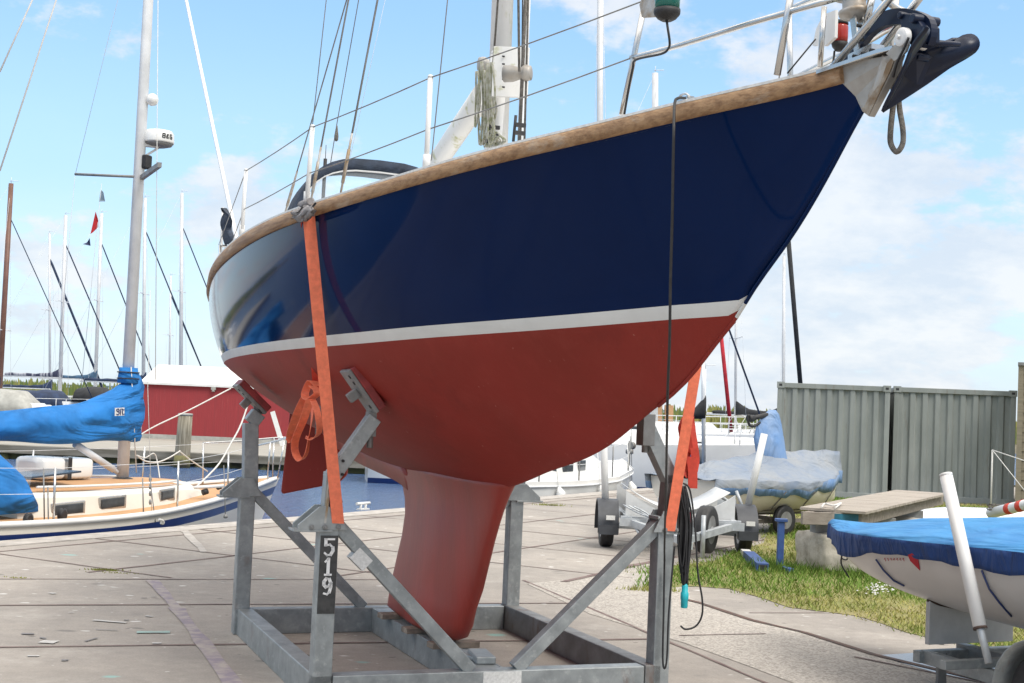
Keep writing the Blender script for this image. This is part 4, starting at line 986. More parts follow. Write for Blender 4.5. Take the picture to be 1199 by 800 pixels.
# rebuild kept face order? colours by face centre instead
ca = me_o.data.color_attributes.new('tint', 'FLOAT_COLOR', 'CORNER')
if len(me_o.data.polygons) == len(cols):
    buf = []
    for c_ in cols: buf += [c_.x, c_.y, c_.z, 1]*4
    ca.data.foreach_set('color', buf)
tag(me_o, 'short patchy green and straw coloured grass beside the slabs', 'grass', kind='stuff')
# weeds in joints
q = MB(); q2 = q; cols2 = []
def tuft(p, n2, r_, h):
    for i in range(n2):
        x, y = p.x+rg.gauss(0, r_), p.y+rg.gauss(0, r_*.3); a = rg.uniform(0, 6.28); wd_ = .006; l1 = rg.uniform(-.5, .5)*h; hh = h*rg.uniform(.3, 1)
        q.add([(x-math.cos(a)*wd_, y-math.sin(a)*wd_, 0), (x+math.cos(a)*wd_, y+math.sin(a)*wd_, 0), (x+l1, y+l1*.4, hh)], [(0, 1, 2)])
M['weed'] = mat('weeds', (.30, .31, .07), .9, 0, .3, 3)
tuft(G(122, 668), 220, .07, .022); tuft(G(22, 677), 40, .05, .015); tuft(G(140, 671), 60, .10, .012)
o = q.build('weeds', M['weed']); tag(o, 'low moss and weeds growing in the slab joints at the left', 'weeds', kind='stuff')
q = MB(); tuft(G(642, 592), 160, .12, .05); tuft(G(762, 692), 200, .13, .06); tuft(G(770, 672), 160, .12, .05); o = q.build('weeds', M['weed']); tag(o, 'small tufts of weeds between slabs near the trailer', 'weeds', kind='stuff')
q = MB(); q2 = q
for i in range(50):
    p = G(1030+rg.gauss(0, 10), 697+rg.gauss(0, 4)); q.lathe(p+Vector((0, 0, .06)), [(.004, 0), (.012, .004), (.002, .01)], 6)
o = q.build('clover_flowers', M['white_paint']); tag(o, 'patch of tiny white clover flowers in the grass', 'flowers', kind='stuff')

# ------------------------------------------------------------------ mooring cleat and line on the quay
p = G(425, 597)
t = thing('mooring_cleat', 'pale metal mooring cleat on the quay edge by the water', 'cleat', p, R(61)); q = MB()
q.tube([Vector((-.16, 0, .09)), Vector((.16, 0, .09))], .022, 8); q.tube([Vector((-.06, 0, 0)), Vector((-.06, 0, .09))], .02, 8); q.tube([Vector((.06, 0, 0)), Vector((.06, 0, .09))], .02, 8); q.box((0, 0, .01), (.22, .08, .02)); q.build('horn', M['white_paint'], t)

# ------------------------------------------------------------------ generic yacht
def gen_hull(aft, bow, hb, sheer, zbot, rake, band=None, n=26, tr_w=.75):
    """hb(u), sheer(u) for u 0 aft .. 1 bow. returns MB; material 0 hull, 1 band, 2 lower"""
    mb = MB(); rows = [(1, 0)]
    zt = [0, .12, .25, .45, .62, .8, 1.0]
    if band: zt = [0, band[0], (band[0]+band[1])/2, band[1], .62, .8, 1.0]
    for sg in (1, -1):
        rings = []
        for i in range(n+1):
            u = i/n; s0 = sheer(u); row = []
            for t in zt:
                z = s0+(zbot-s0)*t; x = aft+(bow-rake*t-aft)*u + (.25*t if i == 0 else 0)*0; y = hb(u)*(1-.22*t*t)*(1 if u < .999 else 0)
                if u > .75: y *= 1-(u-.75)/.25*t*.35
                row.append(Vector((x, sg*max(y, .004), z)))
            rings.append(row)
        a = len(mb.f); mb.loft(rings); m_ = len(zt)-1
        for k in range(a, len(mb.f)):
            r_ = (k-a) % m_
            if band and r_ in (1, 2): mb.mi[k] = 1
            elif r_ >= 5: mb.mi[k] = 2
        if sg == 1: first = rings[0]
        else: mb.add(first+rings[0][::-1], [tuple(range(2*len(zt)))])
    return mb
def gen_deck(aft, bow, hb, sheer, n=20, drop=.02):
    mb = MB(); mb.loft([[Vector((aft+(bow-aft)*u, y*max(hb(u)-.015, .003), sheer(u)-drop+.04*(1-y*y))) for y in (-1, -.5, 0, .5, 1)] for u in [i/n*.995 for i in range(n+1)]]); return mb
M['alu'] = mat('mast aluminium', (.70, .72, .74), .45, .05, .12, 3)
M['alu_far'] = mat('far mast aluminium', (.62, .63, .64), .5, .1, .1, 2)
M['blue_cover'] = mat('bright blue canvas', (.008, .17, .50), .8, 0, .18, 2.5, bump=.3, bscale=5)
M['teak_light'] = mat('sunlit teak deck', (.52, .30, .15), .75, 0, 0, 2, col2=(.44, .25, .12), stretch=(1, 14, 1))
M['band_blue'] = mat('blue hull band', (.010, .03, .14), .3, 0, .1, 3, coat=.4)
M['window_dark'] = mat('dark window glass', (.05, .06, .07), .12, 0, .3, 6)
M['rope_white'] = mat('white rope', (.66, .65, .62), .9, 0, .15, 60)
M['cover_navy'] = mat('navy boom cover', (.025, .045, .10), .85, 0, .3, 4)
creases(M['blue_cover'], 1.1, .35, .65, (.8, 1, 2.4)); weather(M['blue_cover'], (.02, .20, .54), 3, (1, 1, 1), .5, .7, .4)
M['solar'] = mat('solar panel', (.05, .07, .10), .25, 0, .3, 14)

def plain_tube(a, b, r, name, m_, parent, sides=8):
    q = MB(); q.tube([a, b], r, sides); return q.build(name, m_, parent)
# ---- the yacht moored at the left along the quay
Yo = E(3.4, 1.75); YF = Frame((Yo.x, Yo.y, 0), math.atan2(ED.y, ED.x))
yt = thing('moored_yacht', 'cream sailing yacht with blue hull band and bright blue boom cover moored at the quay', 'sailboat', YF.o+Vector((0, 0, WZ)), YF.a)
yt.location = YF.o
hbx = spline([-6.3, -4.5, -3.3, -2.3, -.9, 0, 1.2, 2.1, 2.8, 3.2], [1.0, 1.45, 1.6, 1.6, 1.45, 1.22, .80, .45, .17, .02])
shx = spline([-6.3, -3.3, -2.3, -.9, 0, 1.2, 2.1, 3.2], [.22, .15, .135, .14, .17, .225, .285, .37])
X_ = lambda u: -6.3+9.5*u
q = gen_hull(-6.3, 3.2, lambda u: hbx(X_(u)), lambda u: shx(X_(u)), WZ-.25, .75, (.10, .20), 40)
q.build('hull', [M['cream'], M['band_blue'], M['white_gloss']], yt)
gen_deck(-6.3, 3.2, lambda u: hbx(X_(u)), lambda u: shx(X_(u)), 40).build('deck', M['teak_light'], yt)
q = MB()
for sg in (1, -1):
    q.loft([[Vector((x, sg*(hbx(x)+a), shx(x)+z)) for a, z in ((-.05, .0), (-.04, .035), (.015, .035), (.02, -.03))] for x in [-6.2+i*.2 for i in range(47)]], 0, True)
q.build('toe_rail', M['white_gloss'], yt)
rw = lambda x: lin([-2.6, -1.6, 0, .75, 1.0], [1.02, 1.0, .78, .50, .44])(x)
rz = lambda x: lin([-2.6, -1, .5, 1.0, 1.15], [.40, .375, .365, .33, .22])(x)
q = MB()
q.loft([[Vector((x, y, z)) for y, z in ((rw(x)+.05, shx(x)-.02), (rw(x), rz(x)-.05), (rw(x)-.05, rz(x)), (.3, rz(x)+.05), (-.3, rz(x)+.05), (-rw(x)+.05, rz(x)), (-rw(x), rz(x)-.05), (-rw(x)-.05, shx(x)-.02))] for x in [-2.6+i*.15 for i in range(24)]]+[[Vector((1.25, y, .2)) for y in (.42, .40, .38, .2, -.2, -.38, -.40, -.42)]], 0, False, False, True, True)
cab = q.build('coachroof', M['cream'], yt, bevel=.01)
q = MB(); q.loft([[Vector((x, y*(rw(x)-.10), rz(x)+.012+.055*min(1, (1-abs(y))*1.5))) for y in (-1, -.34, .34, 1)] for x in [-2.3+i*.2 for i in range(17)]]); q.build('roof_teak', M['teak_light'], cab)
def cwin(x0, x1, zc):
    q = MB(); ang_ = math.atan2(-(rw(x1)-rw(x0)), x1-x0)
    for grow, ins, mi in ((.035, .028, 0), (0, .037, 1)):
        a = Vector((x0-grow, -(rw(x0)+ins), zc)); b = Vector((x1+grow, -(rw(x1)+ins), zc+.015)); q.beam(a, b, .02, .115+grow*1.4, (0, 0, 1), mi)
    return q
for pa, pb, pyy in ((62, 97, 597), (116, 147, 589.5), (185, 203, 580)):
    oo = .95 if pa < 180 else .66; x0 = YF.Y(pa, pyy, -oo).x; x1 = YF.Y(pb, pyy, -oo).x; oo = rw((x0+x1)/2)+.03; pm = YF.Y((pa+pb)/2, pyy, -oo); x0 = YF.Y(pa, pyy, -oo).x; x1 = YF.Y(pb, pyy, -oo).x; zc = pm.z; q = cwin(x0, x1, zc)
    f_ = q.build('window', [M['steel'], M['window_dark']], cab, bevel=.012)
q = MB(); q.box((-1.75, -.45, .57), (.75, .5, .02), Matrix.Rotation(R(-4), 3, 'Y')); q.build('solar_panel', M['solar'], yt)
q = MB(); 
for sg in (1, -1): q.tube([Vector((x, sg*(rw(x)-.12), rz(x)+.06)) for x in [-2.2+i*.3 for i in range(10)]], .014, 6)
q.build('handrail', M['white_paint'], yt)
# sprayhood bright blue with window
q = MB(); q.loft([[Vector((x, w_*math.copysign(abs(math.cos(a))**.6, math.cos(a)), .20+h*max(0, math.sin(a))**.6)) for a in [math.pi*k/20 for k in range(21)]] for x, w_, h in ((-3.6, 1.15, .76), (-3.1, 1.15, .82), (-2.75, 1.12, .76), (-2.45, 1.08, .52), (-2.3, 1.04, .22))])
q.build('sprayhood', M['blue_cover'], yt, solid=.01)
q = MB(); q.beam(Vector((-2.62, -.95, .62)), Vector((-2.30, -.90, .55)), .015, .16); q.build('sprayhood_window', M['vinyl'], yt)
# mast
q = MB(); mt_ = YF.Y(145, 555, 0); tp_ = YF.Y(175, 0, 0); q.tube([Vector((0, 0, .38)), Vector((0, 0, .38))+(tp_-mt_).normalized()*12.5], [.066, .046], 14, flat=1.35, up=(1, 0, 0)); ym = q.build('mast', M['alu'], yt)
q = MB(); q.lathe(Vector((0, 0, .40)), [(.16, 0), (.15, .03), (.10, .05)], 14); q.build('mast_collar', M['black'], ym)
def YP(x, y, off=0): return YF.Y(x, y, off)
q = MB(); c0 = YP(186, 161, -.12); q.lathe(c0+Vector((0, 0, -.10)), [(.10, -.03), (.17, -.01), (.19, .02)], 24, (0, 0, 1), 1); q.lathe(c0+Vector((0, 0, -.08)), [(.195, 0), (.20, .02), (.195, .12), (.17, .16), (.10, .175)], 24)
for k, (xa, xb) in enumerate(((-.16, -.09), (-.07, .0), (.02, .09))):
    pass
rad = q.build('radar', [M['white_gloss'], M['galv_dark']], yt)
# lettering on the radar band
q = MB(); fwd = (YF.mi.to_3x3() @ Vector((-c0.x*0, -1, 0))).normalized(); sidev = Vector((fwd.y, -fwd.x, 0))*-1
def cyl(th, z): d_ = fwd*math.cos(th)+Vector((-fwd.y, fwd.x, 0))*math.sin(th); return c0+Vector((0, 0, -.08+z))+d_*.2005
glyph = {'B': [(0, 0, 0, 1), (0, 1, .8, 1), (.8, 1, .8, 0), (0, 0, .8, 0), (0, .5, .8, .5)], '&': [(0, 0, .7, 0), (0, 0, 0, .45), (.7, 0, .1, .8), (.1, .8, .5, 1), (.5, 1, .6, .7), (.6, .7, 0, .45)], 'G': [(0, 0, 0, 1), (0, 1, .8, 1), (0, 0, .8, 0), (.8, 0, .8, .5), (.8, .5, .4, .5)]}
for i, ch in enumerate('B&G'):
    for x0, y0, x1, y1 in glyph[ch]:
        th0 = .50+(i*1.05+x0*.8)*.26; th1 = .50+(i*1.05+x1*.8)*.26
        a = cyl(th0, .05+y0*.055); b = cyl(th1, .05+y1*.055); q.tube([a, b], .0065, 5)
q.build('lettering', M['black_plate'], rad)
q = MB(); q.beam(Vector((.02, 0, c0.z-.12)), c0+Vector((0, 0, -.12)), .09, .04); q.beam(Vector((.02, 0, c0.z-.3)), c0+Vector((0, 0, -.14)), .03, .03); q.build('radar_bracket', M['white_paint'], ym)
q = MB(); c1 = YP(178, 117, -.10); q.lathe(c1-Vector((0, 0, .0)), [(.01, -.08), (.05, -.06), (.08, -.02), (.08, .03), (.05, .07), (.01, .085)], 16, (YF.mi.to_3x3() @ Vector((1, -.2, .1)))); q.tube([Vector((0.02, 0, c1.z-.02)), c1], .02); q.build('antenna_dome', M['white_gloss'], ym)
q = MB(); a = YP(188, 192, -.05); q.beam(YP(165, 209, -.0), YP(187, 193, -.95), .05, .06); q.tube([YP(158, 207, 0), YP(88, 204, .95)], .018, 6); sp_ = q.build('spreader', M['galv_dark'], ym)
q = MB(); q.box(YP(170, 190, -.06), (.12, .14, .18)); q.build('deck_light', M['black'], ym, bevel=.02)
# boom and blue cover with sag and folds
bm_ = MB(); b0 = Vector((-.15, 0, .98)); q = MB(); q.tube([Vector((-.08, 0, 1.02)), Vector((-4.4, 0, .98))], .065, 10); q.build('boom', M['alu'], yt)
q = MB(); rings = []
for i in range(46):
    t = i/45; x = .16-4.6*t; topz = 1.25+.56*math.exp(-t*4.6/.75)+.012*math.sin(t*23); botz = .90+.02*math.sin(t*17); wd_ = .12+.09*math.exp(-((t-.25)/.3)**2); row = []
    for k in range(20):
        a = k/20*2*math.pi; cy, cz = math.cos(a), math.sin(a); zz = (topz+botz)/2+(topz-botz)/2*cz; 
        fold = .022*math.sin(6*zz*3+t*26+2.2*math.sin(t*9))+.014*math.sin(19*zz-t*31); row.append(Vector((x, (wd_*abs(cy)**.6*math.copysign(1, cy))*(1-.35*max(0, cz))+fold*(1 if cy < 0 else -1), zz)))
    rings.append(row)
q.loft(rings, 0, True, True, True, True); bc = q.build('boom_cover', M['blue_cover'], yt)
q = MB(); q.tube([Vector((0, 0, 1.66)), Vector((0, 0, 1.86))], [.125, .105], 16, flat=1.2, up=(1, 0, 0)); q.build('cover_collar', M['blue_cover'], yt)
q = MB()
for z in (1.72, 1.80): q.tube([Vector((.135*math.cos(a)*1.15, .118*math.sin(a), z)) for a in [k*math.pi/8 for k in range(16)]], .008, 5, closed=True)
q.build('cover_tie', M['black'], bc)
def on_cover(px_, py_): return YP(px_, py_, -.245)
q = MB(); lc = on_cover(140, 482); q.beam(on_cover(134.5, 482.5), on_cover(145.5, 482), .006, .10); lb_ = q.build('maker_label', M['label_white'], bc)
q = MB()
def wr(pts): q.tube([on_cover(x, y)+Vector((0, -.006, 0)) for x, y in pts], .0075, 5)
wr([(136, 480), (138, 478.6), (139, 480), (138, 482), (136.6, 481.5), (136, 480)]); wr([(136, 485), (138, 486), (139, 484), (139, 480)]); wr([(140.5, 486), (140.8, 479), (143, 479)]); wr([(145, 480), (143.5, 479.5), (142.8, 482), (143.4, 485.5), (145, 485)])
q.build('lettering', M['band_blue'], lb_)
# vang tube
q = MB(); q.tube([YP(88, 520, -.02), YP(133, 550, -.02)], .045, 10); q.tube([YP(120, 541, -.02), YP(137, 553, -.02)], .03, 8); q.build('kicker', M['alu'], yt)
# rigging
def yw(name, pts, r, m_='alu'): q = MB(); q.tube(pts, r, 5); return q.build(name, M[m_], yt)
yw('shroud', [YP(88, 205, 1.0), YP(70, 400, 1.2)], .003, 'alu_far'); yw('shroud', [YP(88, 205, 1.0), YP(138, 0, .6), YP(138, 0, .6)+(YP(138, 0, .6)-YP(88, 205, 1.0))*.8], .003, 'alu_far')
yw('shroud', [YP(182, 445, -.9), YP(185, 0, -.7)], .005, 'rope_white'); yw('shroud', [YP(178, 608, -1.25), YP(173, 455, -1.2), YP(176, 340, -1.1)], .004, 'rope_white')
yw('halyard', [YP(153, 553, -.03)+Vector((0, -.10, 0)), YP(153.5, 430, -.1)], .008, 'rope_white')
for a, b, r_ in (((66, 0), (0, 200), .010), ((38, 0), (0, 84), .010)):
    yw('backstay', [YP(*b, -.6), YP(*a, -.6), YP(*a, -.6)+(YP(*a, -.6)-YP(*b, -.6))], r_, 'rope_white')
# mooring and spring lines
def yrope(pts, r=.010, m_='rope_white', n=6): q = MB(); q.tube(smooth_path(pts, n), r, 6); return q
yrope([YP(154, 516, -.1), YP(180, 500, 0), YP(222, 480, 0), YP(270, 455, 0)]).build('jib_sheet', M['rope_white'], yt)
yrope([YP(228, 572, -.7), YP(255, 545, -.3), YP(270, 520, -.2), YP(283, 495, -.1), YP(296, 455, 0)], .012).build('topping_line', M['rope_white'], yt)
yrope([YP(160, 533, 0), YP(170, 540, 0), YP(185, 541, 0), YP(198, 536, 0), YP(211, 528, 0)]).build('slack_line', M['rope_white'], yt)
yrope([YP(211, 529, 0), YP(225, 540, .1), YP(243, 552, .2)]).build('slack_line', M['rope_white'], yt)
yrope([YP(160, 533, 0), YP(170, 536, 0), YP(180, 531, 0), YP(184, 540, 0), YP(187, 560, -.2)], .008).build('slack_line', M['rope_white'], yt)
# guardrails
for x_ in (-4.6, -2.55, -.35, 1.15):
    for sg in (-1, 1):
        q = MB(); q.tube([Vector((x_, sg*(hbx(x_)-.05), shx(x_))), Vector((x_, sg*(hbx(x_)-.07), shx(x_)+.58))], .0125, 7); q.build('stanchion', M['steel'], yt)
q = MB()
for sg in (-1, 1):
    for h in (.3, .57):
        q.tube([Vector((x_, sg*(hbx(x_)-.07), shx(x_)+h)) for x_ in (-4.6, -2.55, -.35, 1.15, 2.2)], .003, 5)
q.build('lifeline', M['alu'], yt)
q = MB(); top = [Vector((2.0, -.45, .86)), Vector((2.6, -.26, .90)), Vector((3.15, -.10, .95)), Vector((3.3, 0, .96))]; q.tube(smooth_path(top+[mirror(p) for p in top[::-1]][1:], 4), .0125, 7)
for a, b in (((2.0, -.42, .28), (2.0, -.45, .86)), ((2.7, -.18, .32), (2.62, -.26, .9)), ((3.1, -.05, .37), (3.15, -.10, .95))):
    q.tube([Vector(a), Vector(b)], .0125, 7); q.tube([mirror(Vector(a)), mirror(Vector(b))], .0125, 7)
q.build('pulpit', M['steel'], yt)
q = MB(); q.tube([YP(227, 571, -.7), YP(262, 569, -.9)], .022, 8, mi=0); q.tube([YP(237, 577, -.75), YP(243, 575, -.78)], .04, 8, mi=1); q.tube([YP(255, 571, -.8), YP(258, 570, -.8)], .035, 8, mi=1); q.build('boat_hook', [M['alu'], M['black']], yt)
q = MB(); q.tube([YP(66, 603, -1.2), YP(71, 603, -1.2)], .0, 5); c_ = YP(32, 609, -1.35)
for x_, y_ in ((33, 609), (73, 603)):
    c_ = YP(x_, y_, -1.3); o = MB(); o.lathe(c_, [(.05, -.03), (.075, -.02), (.06, 0), (.075, .02), (.05, .03)], 14, (.3, -1, 0)); o.build('line_reel', M['black'], yt)
for (x_, o1_, y0, y1) in ((52, -1.5, 548, 612), (57, -1.6, 570, 627), (168, -1.3, 560, 604)):
    q = MB(); q.tube([YP(x_, y1, o1_), YP(x_-1, y0, o1_+.05)], .008, 6); q.build('shroud_end', M['galv_dark'], yt)
q = MB()
for y in (561, 570, 578, 588): q.lathe(YP(176, y, -1.3), [(.012, -.03), (.018, 0), (.012, .03)], 8)
q.tube([YP(175, 555, -1.3), YP(182, 612, -1.45)], .006, 6); q.build('rigging_screw', M['galv_dark'], yt); q = MB(); q.tube([YP(262, 545, -1), YP(264, 606, -1.2)], .006, 6); q.lathe(YP(264, 607, -1.2), [(.015, 0), (.03, .01), (.02, .05)], 10); q.build('rigging_screw', M['galv_dark'], yt)
q = MB(); rr = random.Random(2)
for i in range(4): q.tube(smooth_path([YP(186+rr.uniform(0, 6), 608+rr.uniform(0, 6), -1.62) for k in range(5)], 4), .012, 6)
q.build('rope_knot', M['rope_white'], yt)
# liferaft canister on the coachroof
lr = thing('liferaft_canister', 'white ribbed liferaft canister strapped on the cabin roof by the mast', 'liferaft', YF.w((-.95, .15, .44)), YF.a); 
q = MB()
def rbox(mb, c, sz, n=4):
    c = Vector(c); rings = []
    for i in range(13):
        t = -1+2*i/12; k = (1-abs(t)**6)**.16 if abs(t) < 1 else .6; row = []
        for j in range(24):
            a = j/24*2*math.pi; e_ = .32; row.append(c+Vector((t*sz[0]/2, math.copysign(abs(math.cos(a))**e_, math.cos(a))*sz[1]/2*k*(1+.02*math.cos(t*20)), math.copysign(abs(math.sin(a))**e_, math.sin(a))*sz[2]/2*k*(1+.02*math.cos(t*20)))))
        rings.append(row)
    mb.loft(rings, 0, True, True, True, True)
rbox(q, (-.27, 0, .15), (.42, .50, .27)); rbox(q, (.17, 0, .14), (.44, .50, .26)); q.build('canister', M['white_gloss'], lr)
q = MB(); 
for x_ in (-.05, -.02): q.beam((x_-.01, -.26, .02), (x_-.01, -.26, .28), .004, .03, (1, 0, 0)); q.beam((x_-.01, -.26, .285), (x_-.01, .26, .285), .03, .006)
q.build('lashing', M['black'], lr)

# ------------------------------------------------------------------ jetty, pile, red shed
M['jetty_wood'] = mat('weathered jetty wood', (.36, .34, .30), .9, 0, 0, 2.5, col2=(.24, .23, .20), stretch=(.3, 3, 3), bump=.3)
M['wet_shaded_wood'] = mat('wet and shaded timber', (.06, .055, .035), .8, 0, 0, 2, col2=(.16, .15, .06), lo=.45, hi=.62)  # under the jetty the shade is put into this dark timber colour
M['shed_red'] = mat('red boarded wall', (.29, .030, .036), .75, 0, 0, 3, col2=(.24, .025, .029), stretch=(12, 12, .4), bump=.25, bscale=3)
weather(M['shed_red'], (.22, .03, .035), 1.5, (6, 6, .4), .5, .7, .6); weather(M['shed_red'], (.42, .12, .11), 3, (8, 8, .3), .6, .75, .5)
M['shed_grey'] = mat('grey plinth', (.40, .40, .37), .85, 0, .2, 3)
M['fascia'] = mat('dark jetty beam', (.22, .205, .175), .9, 0, 0, 2, col2=(.12, .11, .085), stretch=(.4, 3, 3))  # darker than the deck boards, streaked along its length
M['pile_wood'] = mat('weathered pile wood', (.33, .30, .235), .9, 0, 0, 5, col2=(.15, .13, .09), stretch=(4, 4, .35), bump=.5, bscale=9)
jt = thing('jetty', 'long grey wooden jetty across the harbour in front of the red shed', 'jetty', (-9, 43, WZ)); rj_ = Rel(jt)
JY = 40.0; q = MB(); q.box((-14, JY+5, -.26), (30, 10, .12)); rj_.part(q, 'deck', M['jetty_wood'])
q = MB(); q.box((-14, JY-.06, -.33), (30, .1, .22)); rj_.part(q, 'fascia', M['fascia'])
q = MB()
q.box((-14, JY+.35, -.55), (30, .3, .28)); rj_.part(q, 'waling', M['wet_shaded_wood'])
x_ = -28.0
while x_ < 1: q = MB(); q.tube([(x_, JY+.15, -1.6), (x_, JY+.15, -.4)], .16, 10); rj_.part(q, 'pile', M['wet_shaded_wood']); x_ += 1.9
p0 = D(213, 541, JY-.5); pk = thing('mooring_pile', 'thick weathered wooden mooring pile with pale top before the red shed', 'pile', (p0.x, p0.y, WZ)); q = MB()
q.tube([(0, 0, -.8), (0, 0, .0), (0.02, 0, 1.0), (.03, 0, 1.50)], [.24, .23, .215, .205], 14); q.build('post', M['pile_wood'], pk); q = MB(); q.lathe((.03, 0, 1.50), [(.215, 0), (.21, .05), (.17, .06)], 14); q.build('cap', M['shed_grey'], pk); q = MB(); q.tube([(0, 0, -.05), (0, 0, .35)], [.245, .235], 14); q.build('wet_band', M['wet_shaded_wood'], pk)
sh_ = thing('red_shed', 'low red boarded shed with white roof on the jetty', 'shed', (-10, 52, -.2)); rs_ = Rel(sh_)
SY = 50.0; xl = D(166, 500, SY).x; xr = D(338, 500, SY).x; zt1 = D(166, 449, SY).z; zb1 = -.2
q = MB(); q.box(((xl+xr)/2, SY+2.5, (zt1+zb1+.16)/2), (xr-xl, 5, zt1-zb1-.16)); rs_.part(q, 'wall', M['shed_red'])
q = MB(); q.box(((xl+xr)/2, SY+2.5, zb1+.08), (xr-xl+.04, 5.04, .16)); rs_.part(q, 'plinth', M['shed_grey'])
q = MB(); rzz = D(177, 428, SY+2.2).z; ov = .12
q.prism([Vector(((xl+xr)/2, SY-ov, zt1-.02)), Vector(((xl+xr)/2, SY-ov, zt1+.06)), Vector(((xl+xr)/2, SY+2.3, rzz+.05)), Vector(((xl+xr)/2, SY+5+ov, zt1+.06)), Vector(((xl+xr)/2, SY+5+ov, zt1-.02))], (xr-xl+.24, 0, 0)); rs_.part(q, 'roof', M['white_paint'])
q = MB(); c_ = D(250, 455, SY-.1); q.box(c_, (.16, .12, .1)); q.lathe(c_-Vector((0, 0, .12)), [(.06, 0), (.06, .08)], 8); rs_.part(q, 'lamp', M['shed_grey'])
q = MB(); q.beam(D(319, 482, SY-2), D(331, 522, SY-2), .16, .05, (0, 1, 0)); o = q.build('gangway_rail', M['white_paint'], None, base=D(331, 522, SY-2)); tag(o, 'white sloping gangway rail leaning at the right end of the red shed', 'gangway')

# ------------------------------------------------------------------ background yachts
def far_yacht(label, px_, ytop, Y, L_=9, mr=.075, face=1, boom=2.6, cover=None, stay='navy', sprd=(.55,), hull='white_gloss', stay_r=.035, zdeck=.35, group=None, mastmat='alu_far', ang=0.0, lean=0, coverz=1.35, cab=True, hood=None, band=(.10, .16)):
    p = D(px_, HYpx(px_), Y); r_ = thing('moored_yacht', label, 'sailboat', (p.x, Y, 0), ang if face > 0 else math.pi+ang, group)
    fw = L_*.42; af = -L_*.58; hbm = L_*.155
    hb_ = lambda u: hbm*(lin([0, .2, .45, .7, .9, 1], [.72, .92, 1, .72, .25, .0])(u)); sh_f = lambda u: zdeck+.06*(1-u)+.35*max(0, u-.45)**1.5
    gen_hull(af, fw, hb_, sh_f, WZ-.15, L_*.08, band, 18).build('hull', [M[hull], M['band_blue'], M['band_blue']], r_)
    gen_deck(af, fw, hb_, sh_f, 16).build('deck', M['white_paint'], r_)
    if cab:
        q = MB(); cw = hbm*.62
        q.loft([[Vector((x*L_, y*cw*k, zdeck-.02+z*.45)) for y, z in ((-1.05, 0), (-.95, .85), (-.6, 1.0), (.6, 1.0), (.95, .85), (1.05, 0))] for x, k in ((-.32, 1), (-.1, 1), (.12, .75), (.2, .5))]+[[Vector((.25*L_, y*cw*.4, zdeck)) for y in (-1, -.9, -.6, .6, .9, 1)]], 0, False, False, True, True); q.build('coachroof', M['white_gloss'], r_)
        for s_ in (1, -1):
            q = MB(); q.beam(Vector((-.25*L_, s_*cw*1.03, zdeck+.2)), Vector((-.02*L_, s_*cw*1.01, zdeck+.2)), .02, .13); q.build('window', M['window_dark'], r_)
    zt_ = D(px_+lean, ytop, Y).z
    xl_ = (D(px_+lean, ytop, Y).x-p.x)*(1 if face > 0 else -1)
    top_ = Vector((xl_, 0, zt_)); q = MB(); q.tube([Vector((0, 0, zdeck)), top_], [mr, mr*.85], 8, flat=1.2, up=(1, 0, 0)); q.build('mast', M[mastmat], r_)
    q = MB(); q.tube([top_, top_+Vector((0, 0, .25))], .01, 4); q.tube([top_+Vector((-.05, 0, .1)), top_+Vector((.3, 0, .12))], .012, 4); q.build('wind_vane', M['alu'], r_)
    for s_ in sprd:
        q = MB(); zz = zdeck+(zt_-zdeck)*s_; q.tube([Vector((xl_*s_, -.8, zz+.05)), Vector((xl_*s_, 0, zz)), Vector((xl_*s_, .8, zz+.05))], .02, 5); q.tube([Vector((xl_*s_-.35, -.5, zz+.03)), Vector((xl_*s_, 0, zz)), Vector((xl_*s_+.15, .5, zz))], .015, 5); q.build('spreader', M['alu'], r_)
        for sg in (1, -1):
            q = MB(); q.tube([top_, Vector((xl_*s_, sg*.8, zz+.05)), Vector((0, sg*hbm*.95, zdeck))], .006, 4); q.build('shroud', M['alu'], r_)
    if stay:
        stp = Vector((xl_*.9+0, 0, zdeck+(zt_-zdeck)*.86)); bt = Vector((fw*.93, 0, zdeck+.45)); q = MB(); q.tube([stp, stp.lerp(bt, .05), bt], [stay_r*.4, stay_r, stay_r], 6); q.build('furled_jib', M['cover_navy' if stay == 'navy' else stay], r_)
        q = MB(); q.tube([top_, Vector((af*.98, 0, zdeck))], .006, 4); q.build('backstay', M['alu'], r_)
    if boom:
        q = MB(); q.tube([Vector((-.08, 0, coverz)), Vector((-boom-.2, 0, coverz-.03))], .06, 8); q.build('boom', M['alu'], r_)
        if cover:
            q = MB(); rings = []
            for i in range(12):
                t = i/11; hgt = .13+.42*math.exp(-t*7)+.02*math.sin(i*2.1); row = []
                for k in range(10):
                    a = k/10*2*math.pi; row.append(Vector((.05-boom*t, .10*math.cos(a), coverz+hgt*.45+hgt*.62*math.sin(a))))
                rings.append(row)
            q.loft(rings, 0, True, True, True, True); q.build('boom_cover', M[cover], r_)
    if hood:
        q = MB(); q.loft([[Vector((x, w_*math.cos(a), zdeck+.2+h*max(0, math.sin(a))**.7)) for a in [math.pi*k/12 for k in range(13)]] for x, w_, h in ((-.38*L_, hbm*.65, .55), (-.33*L_, hbm*.65, .7), (-.27*L_, hbm*.6, .5), (-.24*L_, hbm*.6, .1))]); q.build('sprayhood', M[hood], r_, solid=.01)
    q = MB()
    for sg in (1, -1):
        for x in (-.5, -.35, -.2, -.05, .1, .25, .36):
            u = (x*L_-af)/(fw-af); q.tube([Vector((x*L_, sg*hb_(u)*.96, sh_f(u))), Vector((x*L_, sg*hb_(u)*.96, sh_f(u)+.6))], .014, 4)
        q.tube([Vector((x*L_, sg*hb_((x*L_-af)/(fw-af))*.96, sh_f((x*L_-af)/(fw-af))+.6)) for x in (-.56, -.5, -.35, -.2, -.05, .1, .25, .36, .41)], .008, 4)
